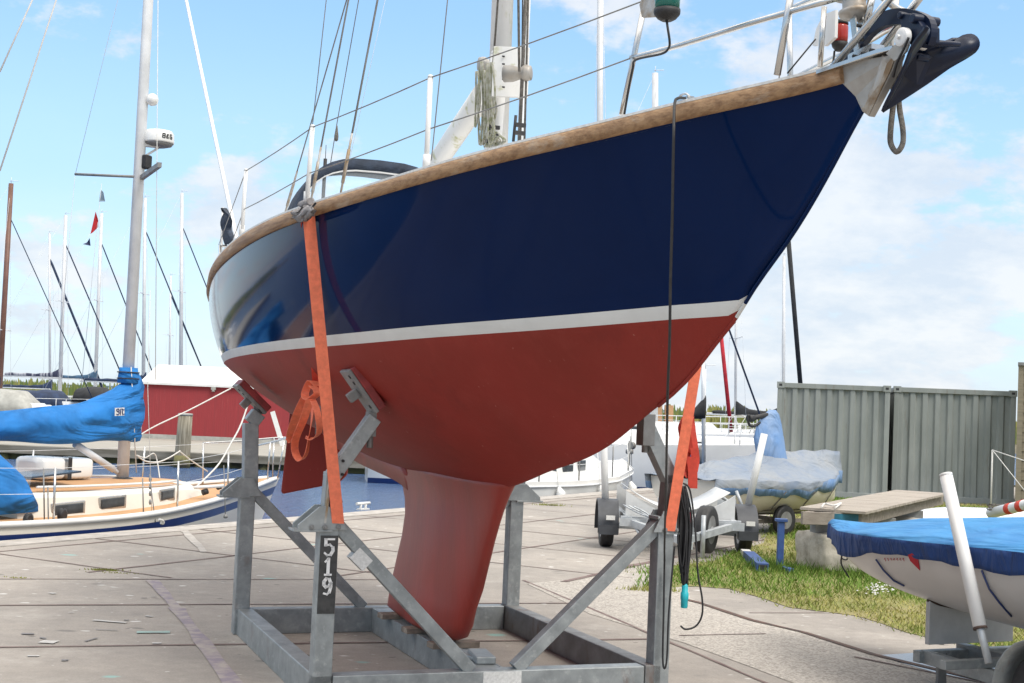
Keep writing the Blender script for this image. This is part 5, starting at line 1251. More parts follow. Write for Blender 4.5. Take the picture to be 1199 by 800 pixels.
    q.build('guardrail', M['alu'], r_)
    return r_
def HYpx(x): return HY+(x-599.5)*math.tan(ROLL)
M['cover_teal'] = mat('faded blue cover', (.06, .13, .22), .85, 0, .3, 4); M['cover_stripe'] = mat('patched boom cover', (.03, .035, .07), .85, 0, 0, 3, col2=(.28, .29, .33), stretch=(1.5, .2, .2), lo=.45, hi=.5)
M['wood_mast'] = mat('varnished wooden mast', (.18, .085, .06), .5, 0, .2, 2); M['cover_red'] = mat('red sail cover', (.50, .02, .035), .8, 0, .2, 6); M['cover_black'] = mat('black sail cover', (.022, .024, .028), .8, 0, .3, 6)
GM = 'yachts moored beyond the jetty'
far_yacht('distant yacht with the lowest white mast, farthest left of the grey masts', 60, 273, 84, 9, .07, 1, 3.0, 'cover_navy', group=GM, lean=-2, stay_r=.075, zdeck=.3)
far_yacht('distant yacht with white mast just right of the lowest one, patched boom cover', 71, 252, 72, 10, .09, 1, 3.0, 'cover_stripe', group=GM, lean=6, zdeck=.35, coverz=2.0)
far_yacht('distant yacht whose mast stands beside the red flag', 112, 250, 76, 10, .09, 1, 3.0, 'cover_teal', group=GM, lean=7, coverz=2.0)
far_yacht('distant yacht whose mast shows just right of the radar mast', 169, 232, 72, 10, .085, 1, 3.2, 'cover_navy', group=GM, lean=1, coverz=1.9)
far_yacht('distant yacht with the shortest mast, over the red shed roof', 199, 323, 90, 8, .06, 1, 2.5, 'cover_navy', group=GM, lean=1)
far_yacht('distant yacht with tall mast right above the red shed roof', 213, 226, 72, 10, .09, 1, 3.0, 'cover_navy', group=GM, stay_r=.03, lean=0)
far_yacht('old yacht with brown wooden mast at the far left', 0, 215, 55, 10, .10, 1, 3.0, 'cover_navy', mastmat='wood_mast', group=GM, lean=13, coverz=1.4, sprd=(.36,), stay_r=.02)
for (px_, py_, w_, h_, mcol, lab, Y_) in ((35, 464, 3.2, .55, 'cover_navy', 'small cabin boat with long navy canopy beyond the blue boom cover', 62), (57, 467, 1.7, .8, 'cover_navy', 'small cabin boat with short tall navy canopy beside a white cabin', 60), (112, 462, 1.4, .7, 'cover_black', 'small cabin boat with black canopy just left of the radar mast', 60), (8, 470, 2.2, .9, 'shed_grey', 'boat under a grey green tarpaulin at the left edge', 50)):
    p = D(px_, py_, Y_); t_ = thing('motor_boat', lab, 'motorboat', (p.x, Y_, 0)); q = MB()
    hb_ = lambda u: 1.1*lin([0, .3, .6, .85, 1], [.85, 1, .95, .5, 0])(u); sf_ = lambda u: .35+.25*u*u
    gen_hull(-2.8, 2.6, hb_, sf_, WZ-.1, .5, None, 14).build('hull', [M['white_gloss'], M['band_blue'], M['white_gloss']], t_); gen_deck(-2.8, 2.6, hb_, sf_, 12).build('deck', M['white_paint'], t_)
    q = MB(); q.loft([[Vector((x, y*.85*k, .35+z)) for y, z in ((-1, 0), (-.9, .55), (.9, .55), (1, 0))] for x, k in ((-1.2, 1), (.8, .9), (1.2, .7))]+[[Vector((1.7, y*.5, .45)) for y in (-1, -.9, .9, 1)]], 0, False, False, True, True); q.build('cabin', M['white_gloss'], t_)
    q = MB(); z0 = p.z-h_/2; q.loft([[Vector((x, .9*math.cos(a), z0+h*max(0, math.sin(a))**.6)) for a in [math.pi*k/12 for k in range(13)]] for x, h in ((-w_/2-.1, .02), (-w_/2, h_*.85), (-w_*.1, h_), (w_*.3, h_*.95), (w_/2, h_*.5), (w_/2+.1, .02))]); q.build('canopy', M[mcol], t_, solid=.01)
# flags on the halyard
M['flag_red'] = mat('red flag cloth', (.55, .03, .035), .8, 0, .1, 4); M['flag_grey'] = mat('grey blue flag', (.25, .32, .38), .8, 0, .2, 4); M['flag_navy'] = mat('navy flag', (.04, .05, .12), .8, 0, .2, 4)
for lab, mm_, pts, Y_ in (('small grey blue flag flying highest, left of the radar mast', 'flag_grey', [(116, 236), (118, 222), (121, 225), (123, 236)], 30), ('red flag flying on a flag halyard left of the radar mast', 'flag_red', [(106, 274), (109, 262), (112, 248), (115, 258), (115, 266), (109, 272)], 30), ('small navy flag flying lowest beneath the red one', 'flag_navy', [(97, 286), (102, 284), (105, 279), (106, 288)], 30)):
    q = MB(); w3 = [D(x, y, Y_+.06*math.sin(i*2)) for i, (x, y) in enumerate(pts)]; c_ = sum(w3, Vector())/len(w3); n2 = len(w3)
    q.prism(w3, (0, .012, 0)); o = q.build('flag', M[mm_], None, base=w3[0]); tag(o, lab, 'flag')
q = MB(); q.tube([D(119, 215, 30), D(95, 455, 30)], .006, 4); o = q.build('flag_halyard', M['alu_far'], None, base=D(95, 455, 30)); tag(o, 'thin slanting flag halyard carrying the three small flags', 'halyard')
# ------------------------------------------------------------------ background yachts in the middle and at the right
K = 'white yachts moored beyond the quay'
# K1 moored along the quay, bow to the right
K1o = E(15.3, 1.55); r1 = thing('moored_yacht', 'white yacht with thin blue stripe and dark windows moored at the quay behind the keel', 'sailboat', (K1o.x, K1o.y, 0), math.atan2(ED.y, ED.x), K); F1 = Frame((K1o.x, K1o.y, 0), math.atan2(ED.y, ED.x))
hb1 = lambda u: 1.4*lin([0, .2, .5, .75, .92, 1], [.7, .95, 1, .7, .25, .0])(u); s1f = lambda u: .22+.42*max(0, u-.3)**1.4
gen_hull(-3.3, 3.3, hb1, s1f, WZ-.15, .35, (.42, .50), 24).build('hull', [M['white_gloss'], M['band_blue'], M['white_gloss']], r1)
gen_deck(-3.3, 3.3, hb1, s1f, 20).build('deck', M['white_paint'], r1)
q = MB()
for sg in (1, -1): q.tube([Vector((-3.3+6.6*u, sg*(hb1(u)+.01), s1f(u)-.09)) for u in [i/20*.97 for i in range(21)]], .018, 6)
q.build('rubbing_strake', M['alu'], r1)
q = MB(); q.loft([[Vector((x, y*k, .2+z)) for y, z in ((-1, 0), (-.9, .42), (-.7, .5), (.7, .5), (.9, .42), (1, 0))] for x, k in ((-2.6, .95), (-1, .85), (.6, .6))]+[[Vector((1.6, y*.45, .32)) for y in (-1, -.9, -.6, .6, .9, 1)]], 0, False, False, True, True); q.build('coachroof', M['white_gloss'], r1)
for a, b in ((-2.3, -1.7), (-1.4, -.9), (-.55, -.1)):
    q = MB(); k_ = lambda x: lin([-3.5, -1, .6], [.95, .85, .6])(x); q.beam(Vector((a, -(k_(a)*.955+.012), .45)), Vector((b, -(k_(b)*.955+.012), .45)), .02, .2); q.build('window', M['window_dark'], r1)
for x_ in (-2.8, -1.6, -.2, 1.2, 2.3):
    u = (x_+3.3)/6.6
    for sg in (1, -1): q = MB(); q.tube([Vector((x_, sg*hb1(u)*.96, s1f(u))), Vector((x_, sg*hb1(u)*.96, s1f(u)+.62))], .014, 6); q.build('stanchion', M['galv_dark'], r1)
q = MB()
for sg in (1, -1):
    for h in (.3, .6): q.tube([Vector((x_, sg*hb1((x_+3.3)/6.6)*.96, s1f((x_+3.3)/6.6)+h)) for x_ in (-2.8, -1.6, -.2, 1.2, 2.3, 3.0)], .005, 4)
q.build('lifeline', M['alu'], r1)
for x_ in (-2.4, -.9, 1.0):
    u = (x_+3.3)/6.6; q = MB(); q.tube([Vector((x_, -hb1(u)*1.0-.10, -.3)), Vector((x_, -hb1(u)*1.0-.11, .02)), Vector((x_, -hb1(u)-.06, .12))], [.09, .09, .03], 10); q.tube([Vector((x_, -hb1(u)-.05, .1)), Vector((x_, -hb1(u)*.96, s1f(u)+.6))], .007, 5); q.build('fender', M['white_gloss'], r1)
q = MB(); q.tube([Vector((-2.1, 0, .6)), Vector((-2.1, 0, 11.5))], .07, 10, flat=1.3); q.build('mast', M['alu'], r1)
q = MB(); a = F1.Y(738, 505, 0); q.lathe(F1.Y(737, 532, 0), [(.05, 0), (.09, .02), (.09, .1), (.05, .12)], 12); q.tube([F1.Y(740, 570, 0), F1.Y(739, 500, 0)], .008, 5); q.lathe(F1.Y(738, 522, 0), [(.08, 0), (.02, .05), (.09, .12)], 12, (1, 0, 0)); q.build('furling_drum', M['galv_dark'], r1)
# K2: large motor yacht / white hull, behind
far_yacht('white yacht lying behind the right cradle arm with a dark boom cover', 703, -160, 38, 11, .085, 1, 3.2, 'cover_black', band=None, group=K, zdeck=.62, coverz=2.1, ang=R(8), sprd=(.5,), stay=None)
far_yacht('white yacht whose mast top shows beside the green light', 767, 86, 48, 10, .11, 1, 3.0, 'cover_navy', group=K, zdeck=.8, ang=R(5), coverz=1.9)
far_yacht('white yacht with pale bow pointing right, beyond the red strap loops', 826, 432, 40, 7.5, .03, 1, 0, None, band=None, group=K, zdeck=.5, ang=R(0), stay=None, sprd=(), hood=None)
far_yacht('white yacht with red furled sail beyond the covered dinghy', 862, 300, 56, 9.5, .05, -1, 3.2, 'cover_black', group=K, zdeck=.55, ang=R(10), stay=None, coverz=1.6)
far_yacht('yacht with a thin mast rising over the left container', 918, 300, 60, 9.5, .065, 1, 3.2, 'cover_black', group=K, zdeck=.5, stay=None, coverz=1.6, sprd=(.18,))
far_yacht('small white yacht half hidden behind the red keel boat bottom', 640, 300, 52, 9, .05, 1, 3, 'cover_navy', group=K, zdeck=.6, stay=None)
rr = random.Random(12)
for (px_, py_, Y_, lab) in ((866, 500, 50, 'steering wheel on a white yacht just left of the blue mast cover'), (897, 506, 50, 'steering wheel on a white yacht hidden partly by the blue mast cover')):
    p = D(px_, py_, Y_); t_ = thing('steering_wheel', lab, 'wheel', p); q = MB(); q.tube([Vector((.42*math.cos(a), 0, .42*math.sin(a))) for a in [k*math.pi/12 for k in range(24)]], .018, 6, closed=True); q.build('rim', M['steel_matt'], t_)
    q = MB()
    for k in range(3): a = k*math.pi/3; q.tube([Vector((.42*math.cos(a), 0, .42*math.sin(a))), Vector((-.42*math.cos(a), 0, -.42*math.sin(a)))], .01, 5)
    q.tube([Vector((0, .05, -.9)), Vector((0, .05, .05))], .07, 8); q.build('pedestal', M['white_paint'], t_)
for (px_, py_, w_, h_, c_, lab) in ((806, 538, .38, .55, 'bluepaint2', 'coiled blue rope bundle hanging on a white hull beyond the red strap'), (821, 533, .2, .5, 'galv_dark', 'grey fender hanging beside the blue rope bundle')):
    if c_ == 'bluepaint2': M[c_] = mat('blue rope', (.02, .16, .42), .8, 0, .3, 20)
    p = D(px_, py_, 37.2); q = MB()
    if w_ > .3:
        for k in range(9): x = -w_/2+w_*k/8; q.tube([p+Vector((x*.6, 0, h_/2)), p+Vector((x, -.05, 0)), p+Vector((x*.7, 0, -h_/2))], .035, 6)
    else: q.lathe(p-Vector((0, 0, h_/2)), [(.03, 0), (.11, .08), (.12, .4), (.03, .52)], 12)
    o = q.build('rope_bundle' if w_ > .3 else 'fender', M[c_], None, base=p); tag(o, lab, 'rope' if w_ > .3 else 'fender')
# sails rolled on stays
def furl(lab, a, b, Y_, r_, m_, cat='furled sail'):
    q = MB(); q.tube([D(*a, Y_), D(*b, Y_)], r_, 8); o = q.build('furled_sail', M[m_], None, base=D(*b, Y_)); tag(o, lab, cat)
furl('red furled headsail slanting beyond the right strap', (840, 350), (856, 506), 52, .075, 'cover_red')
furl('black furled headsail slanting beside the bow, over the containers', (921, 255), (938, 460), 52, .09, 'cover_black')
# dark gathered sail cover at the strap
q = MB(); Y_ = 34; rings = []
for i in range(10):
    t = i/9; x = 800+26*t; y0 = lin([0, .4, 1], [487, 481, 463])(t); y1 = lin([0, 1], [490, 491])(t); row = []
    for k in range(12): a = k/12*2*math.pi; c_ = D(x, (y0+y1)/2, Y_); h_ = (y1-y0)/2*Y_/FPX; row.append(c_+Vector((0, .14*math.cos(a), h_*math.sin(a))))
    rings.append(row)
q.loft(rings, 0, True, True, True, True)
sc = thing('mainsail_cover', 'black mainsail cover tapering up to a thin mast beyond the red strap loops', 'sail cover', D(826, 560, Y_)); Rel(sc).part(q, 'cover', M['cover_black'])
q = MB(); q.tube([D(824, 545, Y_), D(823.5, 462, Y_), D(823, 425, Y_)], [.05, .05, .04], 8); Rel(sc).part(q, 'mast', M['alu'])
# wooden A frame and harbour clutter beyond
q = MB()
for x in (770, 783): q.box(D(x, 488, 60)-Vector((0, 0, .3)), (.35, .35, 1.6))
q.box(D(777, 501, 60), (1.0, .3, .3)); o = q.build('mooring_posts', M['teak_light'], None, base=D(777, 520, 60)); tag(o, 'pale wooden mooring frame beyond the cradle arm', 'mooring frame')

# ------------------------------------------------------------------ containers and shed at the right
M['cont'] = mat('grey green container paint', (.25, .27, .26), .6, 0, 0, 1.8, col2=(.20, .22, .212), stretch=(1, 1, .4), bump=.06)
weather(M['cont'], (.15, .10, .07), 6, (2, 2, .25), .60, .72, .55); weather(M['cont'], (.33, .35, .34), 2.2, (1.5, 1.5, .3), .52, .7, .5)
def container(lab, x0, x1, dz=0):
    Yc = 28.0; a = D(x0, 500, Yc).x; b = D(x1, 500, Yc).x*.99; zt_ = D((x0+x1)/2, 450.3+dz, Yc).z; r_ = thing('shipping_container', lab, 'container', (a+(b-a)/2*math.cos(R(12.5)), Yc-(b-a)/2*math.sin(R(12.5)), 0), -R(12.5), None); w_ = b-a; L_ = 6.0; h_ = zt_
    q = MB(); n_ = 9; pr = []
    def corr(length, n_):
        out = []; p_ = length/n_; 
        for i in range(n_): x = i*p_; out += [(x, 0), (x+p_*.36, 0), (x+p_*.50, .045), (x+p_*.86, .045)]
        return out+[(length, 0)]
    fr = corr(w_-.16, n_); q.loft([[Vector((-w_/2+.08+x, .03+d_, z)) for x, d_ in fr] for z in (.12, h_-.1)], 0, False, False)
    sd_ = corr(L_-.16, 20)
    for sg in (-1, 1): q.loft([[Vector((sg*(w_/2-.03-d_), .08+x, z)) for x, d_ in sd_] for z in (.12, h_-.1)], 0, False, False)
    q.loft([[Vector((-w_/2+.08+x, L_-.03-d_, z)) for x, d_ in fr] for z in (.12, h_-.1)], 0, False, False)
    q.build('wall_panel', M['cont'], r_)
    q = MB(); q.box((0, L_/2, h_-.05), (w_-.1, L_-.1, .02)); q.build('roof', M['cont'], r_)
    q = MB()
    for x in (-w_/2+.05, w_/2-.05):
        for y in (.05, L_-.05): q.box((x, y, h_/2), (.10, .10, h_-.22))
    for y in (.05, L_-.05):
        q.box((0, y, h_-.055), (w_-.22, .09, .10)); q.box((0, y, .065), (w_-.22, .09, .12))
    for x in (-w_/2+.05, w_/2-.05): q.box((x, L_/2, h_-.055), (.09, L_-.22, .10)); q.box((x, L_/2, .065), (.09, L_-.22, .12))
    q.build('frame', M['cont'], r_, bevel=.006)
    for x in (-w_/2+.06, w_/2-.06):
        for z in (.06, h_-.05): q = MB(); q.box((x, .055, z), (.15, .15, .125)); q.box((x, -.0215, z), (.06, .004, .045), mi=1); q.build('corner_casting', [M['cont'], M['black']], r_, bevel=.004)
    return r_
container('grey green corrugated container on the left, behind the covered dinghy', 909, 1041)
container('grey green corrugated container on the right, next to the boarded shed', 1046, 1187.5, 5.5)
M['board'] = mat('weathered brown boards', (.26, .225, .165), .85, 0, 0, 2, col2=(.19, .165, .12), stretch=(.5, .5, 9), bump=.2)
pw = D(1188.5, 585, 26.6); wsd = thing('boarded_shed', 'brown horizontally boarded shed at the right edge beside the containers', 'shed', (pw.x, 26.6, 0), -R(21)); zt_ = D(1192, 428, 26.6).z
q = MB(); nb_ = 15
for i in range(nb_):
    z = zt_*i/nb_; q.box((2.5, .02, z+zt_/nb_/2), (5, .05, zt_/nb_-.012), Matrix.Rotation(R(-5), 3, 'X'))
q.build('wall', M['board'], wsd)
q = MB(); q.box((2.5, 2.1, zt_/2), (4.96, 4, zt_-.02)); q.build('side_wall', M['board'], wsd); q = MB(); q.box((2.52, 2.0, zt_+.03), (5.06, 4.2, .06)); q.build('roof', M['galv_dark'], wsd)
q = MB(); q.box((.05, -.04, zt_/2), (.10, .05, zt_)); q.build('corner_board', M['board'], wsd)

# ------------------------------------------------------------------ wooden platform on concrete blocks
M['plank'] = mat('silver grey planks', (.40, .36, .31), .85, 0, 0, 3, col2=(.27, .235, .20), stretch=(.6, 7, 7), bump=.35)
M['plank_side'] = mat('grey timber beam', (.30, .265, .23), .85, 0, 0, 3, col2=(.20, .17, .145), stretch=(.5, 6, 6), bump=.35)
M['block'] = mat('lichened concrete', (.44, .41, .35), .9, 0, 0, 5, col2=(.26, .235, .19), bump=.6, bscale=14, lo=.36, hi=.55)
M['bluepaint'] = mat('teal blue paint', (.02, .16, .25), .5, 0, .3, 6)
zP = .66; A_ = G(940, 595, zP); B_ = G(1009, 597, zP); C_ = G(1105, 576, zP); D__ = A_+(C_-B_)
pf = thing('wooden_platform', 'weathered wooden platform of grey planks resting on concrete blocks', 'platform', (A_.x, A_.y, 0)); rpf = Rel(pf)
dl = (C_-B_); n_ = 20
q = MB()
for i in range(n_):
    a = A_+dl*(i+.04)/n_; b = B_+dl*(i+.04)/n_; c_ = (a+b)/2+dl*(.46/n_); q.box(c_-Vector((0, 0, .018+.003*rnd.random())), (dl.length/n_*.93, (B_-A_).length+.03, .03), math.atan2(dl.y, dl.x))
rpf.part(q, 'planking', M['plank'], bevel=.003)
for s_, o_ in ((0, .04), (1, -.04), (.5, 0)):
    p0 = A_.lerp(B_, s_)+(B_-A_).normalized()*o_-Vector((0, 0, .105)); q = MB(); q.beam(p0, p0+dl, .07, .13); rpf.part(q, 'side_beam', M['plank_side'], bevel=.005)
q = MB(); q.beam(A_-Vector((0, 0, .10))-dl.normalized()*.03, B_-Vector((0, 0, .10))-dl.normalized()*.03, .05, .13); rpf.part(q, 'end_beam', M['plank_side'], bevel=.005)
q = MB(); a = A_.lerp(B_, .56)-Vector((0, 0, .095))-dl.normalized()*.06; b = A_.lerp(B_, .97)-Vector((0, 0, .095))-dl.normalized()*.06; q.beam(a, b, .006, .10); rpf.part(q, 'blue_patch', M['bluepaint'])
for t in (.06, .34, .68):
    p0 = (A_+B_)/2+dl*t; q = MB(); q.beam(p0-(B_-A_)*.45-Vector((0, 0, .235)), p0+(B_-A_)*.48-Vector((0, 0, .235)), .14, .12); rpf.part(q, 'bearer', M['galv_dark'], bevel=.006)
q = MB(); p0 = G(962, 594, zP+.02); q.tube(smooth_path([p0, G(966, 590, zP+.03), G(976, 592, zP+.03), G(985, 589, zP+.02), G(978, 595, zP+.02)], 4), .010, 5); o = q.build('rope_end', M['rope_white'], None, base=p0); tag(o, 'short white rope end lying on the wooden platform', 'rope')
def rock(lab, c, size, rz, seed):
    r_ = random.Random(seed); bm = bmesh.new(); bmesh.ops.create_cube(bm, size=1); bmesh.ops.subdivide_edges(bm, edges=bm.edges[:], cuts=7, use_grid_fill=True)
    for v in bm.verts:
        p = v.co.copy(); l_ = max(abs(p.x), abs(p.y), abs(p.z)); sp = p.normalized()*.62; p = p.lerp(sp, .30); p += p.normalized()*.05*mnoise.noise(p*3+Vector((seed, 0, 0)))+p.normalized()*.02*mnoise.noise(p*9); v.co = Vector((p.x*size[0], p.y*size[1], p.z*size[2]+size[2]*.46))
    for f in bm.faces: f.smooth = True
    me = bpy.data.meshes.new('concrete_block'); bm.to_mesh(me); bm.free(); me.materials.append(M['block']); o = bpy.data.objects.new('concrete_block', me); C.objects.link(o); o.location = c; o.rotation_euler = (0, 0, rz); tag(o, lab, 'concrete block')
pb = (A_+B_)/2+dl*.05; rock('rounded lichen-spotted concrete block under the near end of the platform', (pb.x-.02, pb.y+.05, 0), (.60, .60, .42), R(20), 3)
pb = (A_+B_)/2+dl*.68; rock('pinkish rough concrete block under the middle of the wooden platform', (pb.x, pb.y, 0), (.60, .6, .42), R(40), 8)
# blue boat stand and beam
M['blue_steel'] = mat('blue painted steel', (.035, .085, .26), .5, 0, .2, 14)
p = G(915, 668); t_ = thing('boat_stand', 'upright blue steel stand in the grass before the platform', 'stand', p); q = MB(); q.box((-.02, 0, .26), (.065, .065, .50)); q.build('post', M['blue_steel'], t_, bevel=.004)
q = MB(); q.beam((-.02, .05, .03), (.04, -.28, .03), .07, .05); q.build('foot', M['blue_steel'], t_, bevel=.004); q = MB(); q.box((-.02, 0, .52), (.12, .10, .03)); q.build('head', M['blue_steel'], t_, bevel=.004)
a, b = G(872, 652), G(893, 671); q = MB(); q.beam(a+Vector((0, 0, .05)), a.lerp(b, .30)+Vector((0, 0, .05)), .10, .07, (0, 0, 1), 1); q.beam(a.lerp(b, .22)+Vector((0, 0, .055)), b+Vector((0, 0, .055)), .12, .085)
e_ = (b-a).normalized(); q.beam(b+Vector((0, 0, .055))-e_*.004, b+Vector((0, 0, .055))+e_*.003, .09, .055, (0, 0, 1), 2)
o = q.build('steel_beam', [M['blue_steel'], M['label_white'], M['black']], None, base=a, bevel=.003); tag(o, 'short blue steel beam with white end lying in the grass', 'beam')
# white upturned hull and striped spar behind the platform
p = D(1135, 598, 19); q = MB(); rings = []
for i in range(16):
    t = i/15; x = -1.1+2.6*t; hw = .42*math.sin(min(1, t*1.2+.12)*math.pi*.55+.2) if t < .9 else .2; hw = .42*(1-(abs(t-.5)*2)**3*.8); row = []
    for k in range(9): a = math.pi*k/8; row.append(Vector((x, hw*math.cos(a), .02+.30*(1-(abs(t-.5)*2)**4*.6)*max(0, math.sin(a))**.8)))
    rings.append(row)
q.loft(rings, 0, False, True, True, True); o = q.build('upturned_hull', M['white_gloss'], None); o.location = (p.x+.3, 19.6, .1); o.rotation_euler = (0, 0, R(4)); tag(o, 'upturned white boat hull lying behind the wooden platform', 'boat')
sp = thing('striped_spar', 'white spar with orange bands lying above the dinghy cover at the right edge', 'spar', D(1190, 592, 14)); rsp = Rel(sp)
q = MB(); a, b = D(1160, 601, 14), D(1215, 588, 13.2); q.tube([a, b], .055, 12); rsp.part(q, 'tube', M['alu'])
for t in (.38, .62): q = MB(); q.tube([a.lerp(b, t), a.lerp(b, t+.10)], .0575, 12); rsp.part(q, 'orange_band', M['orange_dark'])
q = MB(); rr = random.Random(6)
for i in range(7): q.tube(smooth_path([D(1158+rr.uniform(-3, 30), 592+rr.uniform(-4, 8), 13.9) for k in range(4)], 4), .006, 5)
rsp.part(q, 'rope_tangle', M['rope_grey'])
q = MB(); q.tube([D(1162, 527, 16), D(1230, 550, 15)], .006, 5); q.tube([D(1162, 527, 16), D(1200, 575, 15)], .005, 5); q.tube([D(1162, 527, 16), D(1160, 598, 16)], .01, 6); o = q.build('guy_line', M['rope_white'], None, base=D(1162, 527, 16)); tag(o, 'thin pale guy lines in front of the right container', 'line')

M['rust_rim'] = mat('rusty cream rim', (.42, .34, .24), .6, 0, 0, 9, col2=(.22, .11, .05))
# ------------------------------------------------------------------ wheels
def wheel(c, r_, w_, axis, parent, rl=None, hub='alu', sub=True):
    c = Vector(c); q = MB(); ri = r_*.58
    prof = [(ri, -w_/2*.8), (r_*.86, -w_/2), (r_*.97, -w_/2*.8), (r_, -w_/2*.5), (r_*.985, -w_/2*.2), (r_, -w_/2*.15), (r_, w_/2*.15), (r_*.985, w_/2*.2), (r_, w_/2*.5), (r_*.97, w_/2*.8), (r_*.86, w_/2), (ri, w_/2*.8)]
    q.lathe(c, prof, 32, axis); q2 = MB(); q2.lathe(c, [(ri*1.02, -w_/2*.82), (ri*.9, -w_/2*.5), (ri*.35, -w_/2*.35), (ri*.3, -w_*.1), (ri*.3, w_*.1), (ri*.35, w_/2*.35), (ri*.9, w_/2*.5), (ri*1.02, w_/2*.82)], 24, axis)
    ax = Vector(axis).normalized(); x = ax.orthogonal().normalized(); y = ax.cross(x)
    for sg in (1, -1):
        q2.lathe(c+ax*sg*w_*.2, [(ri*.28, 0), (ri*.26, w_*.25), (ri*.1, w_*.3)], 14, ax*sg)
        for k in range(5): q2.lathe(c+ax*sg*w_*.2+(x*math.cos(k*1.2566)+y*math.sin(k*1.2566))*ri*.5, [(.012, 0), (.012, .02)], 6, ax*sg)
    if rl: wo = rl.part(q, 'wheel', M['black'], parent); rl.part(q2, 'rim', M[hub], wo)
    return wo
# ------------------------------------------------------------------ empty boat trailer in the middle
M['trailer_galv'] = mat('light galvanised trailer', (.50, .53, .55), .45, .3, 0, 8, col2=(.36, .38, .40))
M['panel_white'] = mat('dull white panel', (.60, .61, .61), .5, 0, .12, 5); M['fender'] = mat('grey black plastic fender', (.05, .055, .065), .5, 0, .2, 9)
TY = 16.0; L0 = D(709, 640, TY); R0 = D(868, 645, TY+.1); xL, xR = L0.x, R0.x
tr_ = thing('boat_trailer', 'empty galvanised boat trailer with black mudguards and white guide poles', 'trailer', ((xL+xR)/2, TY, 0)); rt = Rel(tr_)
for x in (xL, xR):
    wheel((x, TY, .235), .235, .155, (1, 0, 0), None, rt)
    q = MB(); rings = []
    for k in range(13):
        a = math.pi*(-.06+1.12*k/12); rings.append([Vector((x+o_, TY-math.cos(a)*.31, .24+math.sin(a)*.31)) for o_ in (-.12, -.115, .115, .12)])
    q.loft([[p+Vector((0, 0, 0)) for p in r_] for r_ in rings]); q.box((x, TY-.325, .22), (.22, .02, .10)); fo = rt.part(q, 'mudguard', M['fender'], solid=.012)
    q = MB(); q.box((x+.02, TY-.345, .36), (.10, .012, .05)); rt.part(q, 'reflector', M['label_white'], fo)
q = MB(); q.beam((xL, TY, .25), (xR, TY, .25), .07, .07); q.beam((xL+.12, TY-.5, .36), (xR-.12, TY-.5, .36), .06, .08); q.beam((xL+.12, TY+1.2, .36), (xR-.12, TY+1.2, .36), .06, .08)
for x in (xL+.2, xR-.2): q.beam((x, TY-.5, .36), (x, TY+2.2, .36), .06, .09); 
q.beam((xL+.2, TY-.52, .34), ((xL+xR)/2-.1, TY-1.5, .24), .06, .08); q.beam((xR-.2, TY-.52, .34), ((xL+xR)/2-.1, TY-1.5, .24), .06, .08); q.beam(((xL+xR)/2-.1, TY-1.4, .24), ((xL+xR)/2-.1, TY-2.0, .24), .08, .08)
rt.part(q, 'frame', M['trailer_galv'], bevel=.004)
q = MB(); q.tube([((xL+xR)/2+.15, TY-1.25, .05), ((xL+xR)/2+.15, TY-1.25, .5)], .025, 8); rt.part(q, 'jockey_leg', M['trailer_galv'])
# bunks: white curved hull supports
for y_, mcol in ((TY-.42, 'panel_white'), (TY+.9, 'panel_white')):
    q = MB(); xm = (xL+xR)/2; pts = []
    for k in range(15):
        t = -1+2*k/14; pts.append(Vector((xm+t*.62, y_, .42+.26*abs(t)**1.7)))
    pts = pts[:]; low = [Vector((p.x, y_, .36)) for p in pts[::-1]]
    ear = pts+low; q.prism(ear, (0, .03, 0)); rt.part(q, 'hull_support', M[mcol])
q = MB(); q.loft([[Vector(((xL+xR)/2+t*.58, y_, .46+.24*abs(t)**1.7)) for t in [-1+2*k/12 for k in range(13)]] for y_ in (TY-.3, TY+.8)]); rt.part(q, 'cradle_mat', M['panel_white'], solid=.01)
q = MB(); 
for i in range(3): q.tube(smooth_path([Vector((xL+.15+.05*i, TY-.45-.1*i, .52)), Vector((xL+.3+.05*i, TY-.6, .45)), Vector((xL+.45, TY-.75-.1*i, .40)), Vector((xL+.55+.06*i, TY-.9, .30))], 4), .010, 5)
q.tube([D(738, 606, TY-.5), D(754, 634, TY-.9)], .022, 8); rt.part(q, 'winch_strap', M['trailer_galv'])
q = MB(); q.beam((xL+.1, TY-.62, .34), (xR-.1, TY-.62, .34), .02, .09); rt.part(q, 'light_board', M['trailer_galv']); q = MB(); q.box((xR-.75, TY-.64, .42), (.10, .03, .12)); rt.part(q, 'lamp', M['cover_red'])
for (xa_, ya_, xb_, yb_, yy) in ((709, 597, 706, 478, TY+.05), (876, 592, 895, 508, TY+.05)):
    q = MB(); a, b = D(xa_, ya_, yy), D(xb_, yb_, yy); q.tube([a, b], .042, 12); g_ = rt.part(q, 'guide_pole', M['white_paint'])
q = MB(); wheel(D(827, 620, TY-.8), .265, .16, (1, -.45, 0), None, rt, hub='galv_dark')
q = MB(); q.beam(D(800, 618, TY-.7), D(824, 626, TY-.75), .05, .06); rt.part(q, 'spare_carrier', M['trailer_galv'])
for y_ in (585, 590):
    q = MB(); q.beam(D(770, y_, TY+1.3), D(862, y_+3, TY+1.2), .05, .05); rt.part(q, 'rear_bar', M['trailer_galv'])
# second trolley parts at right of the wheel: arms
q = MB()
for pts in ([(846, 583), (858, 590), (860, 625)], [(862, 575), (868, 590), (866, 615)]):
    q.tube([D(x, y, TY+.4) for x, y in pts], .02, 6)
q.tube(smooth_path([D(838, 615, TY+.3), D(842, 596, TY+.3), D(850, 592, TY+.3), D(860, 600, TY+.3), D(862, 620, TY+.3)], 4), .025, 6); q.beam(D(838, 620, TY+.2), D(866, 622, TY+.2), .05, .12)
rt.part(q, 'side_frame', M['trailer_galv'])

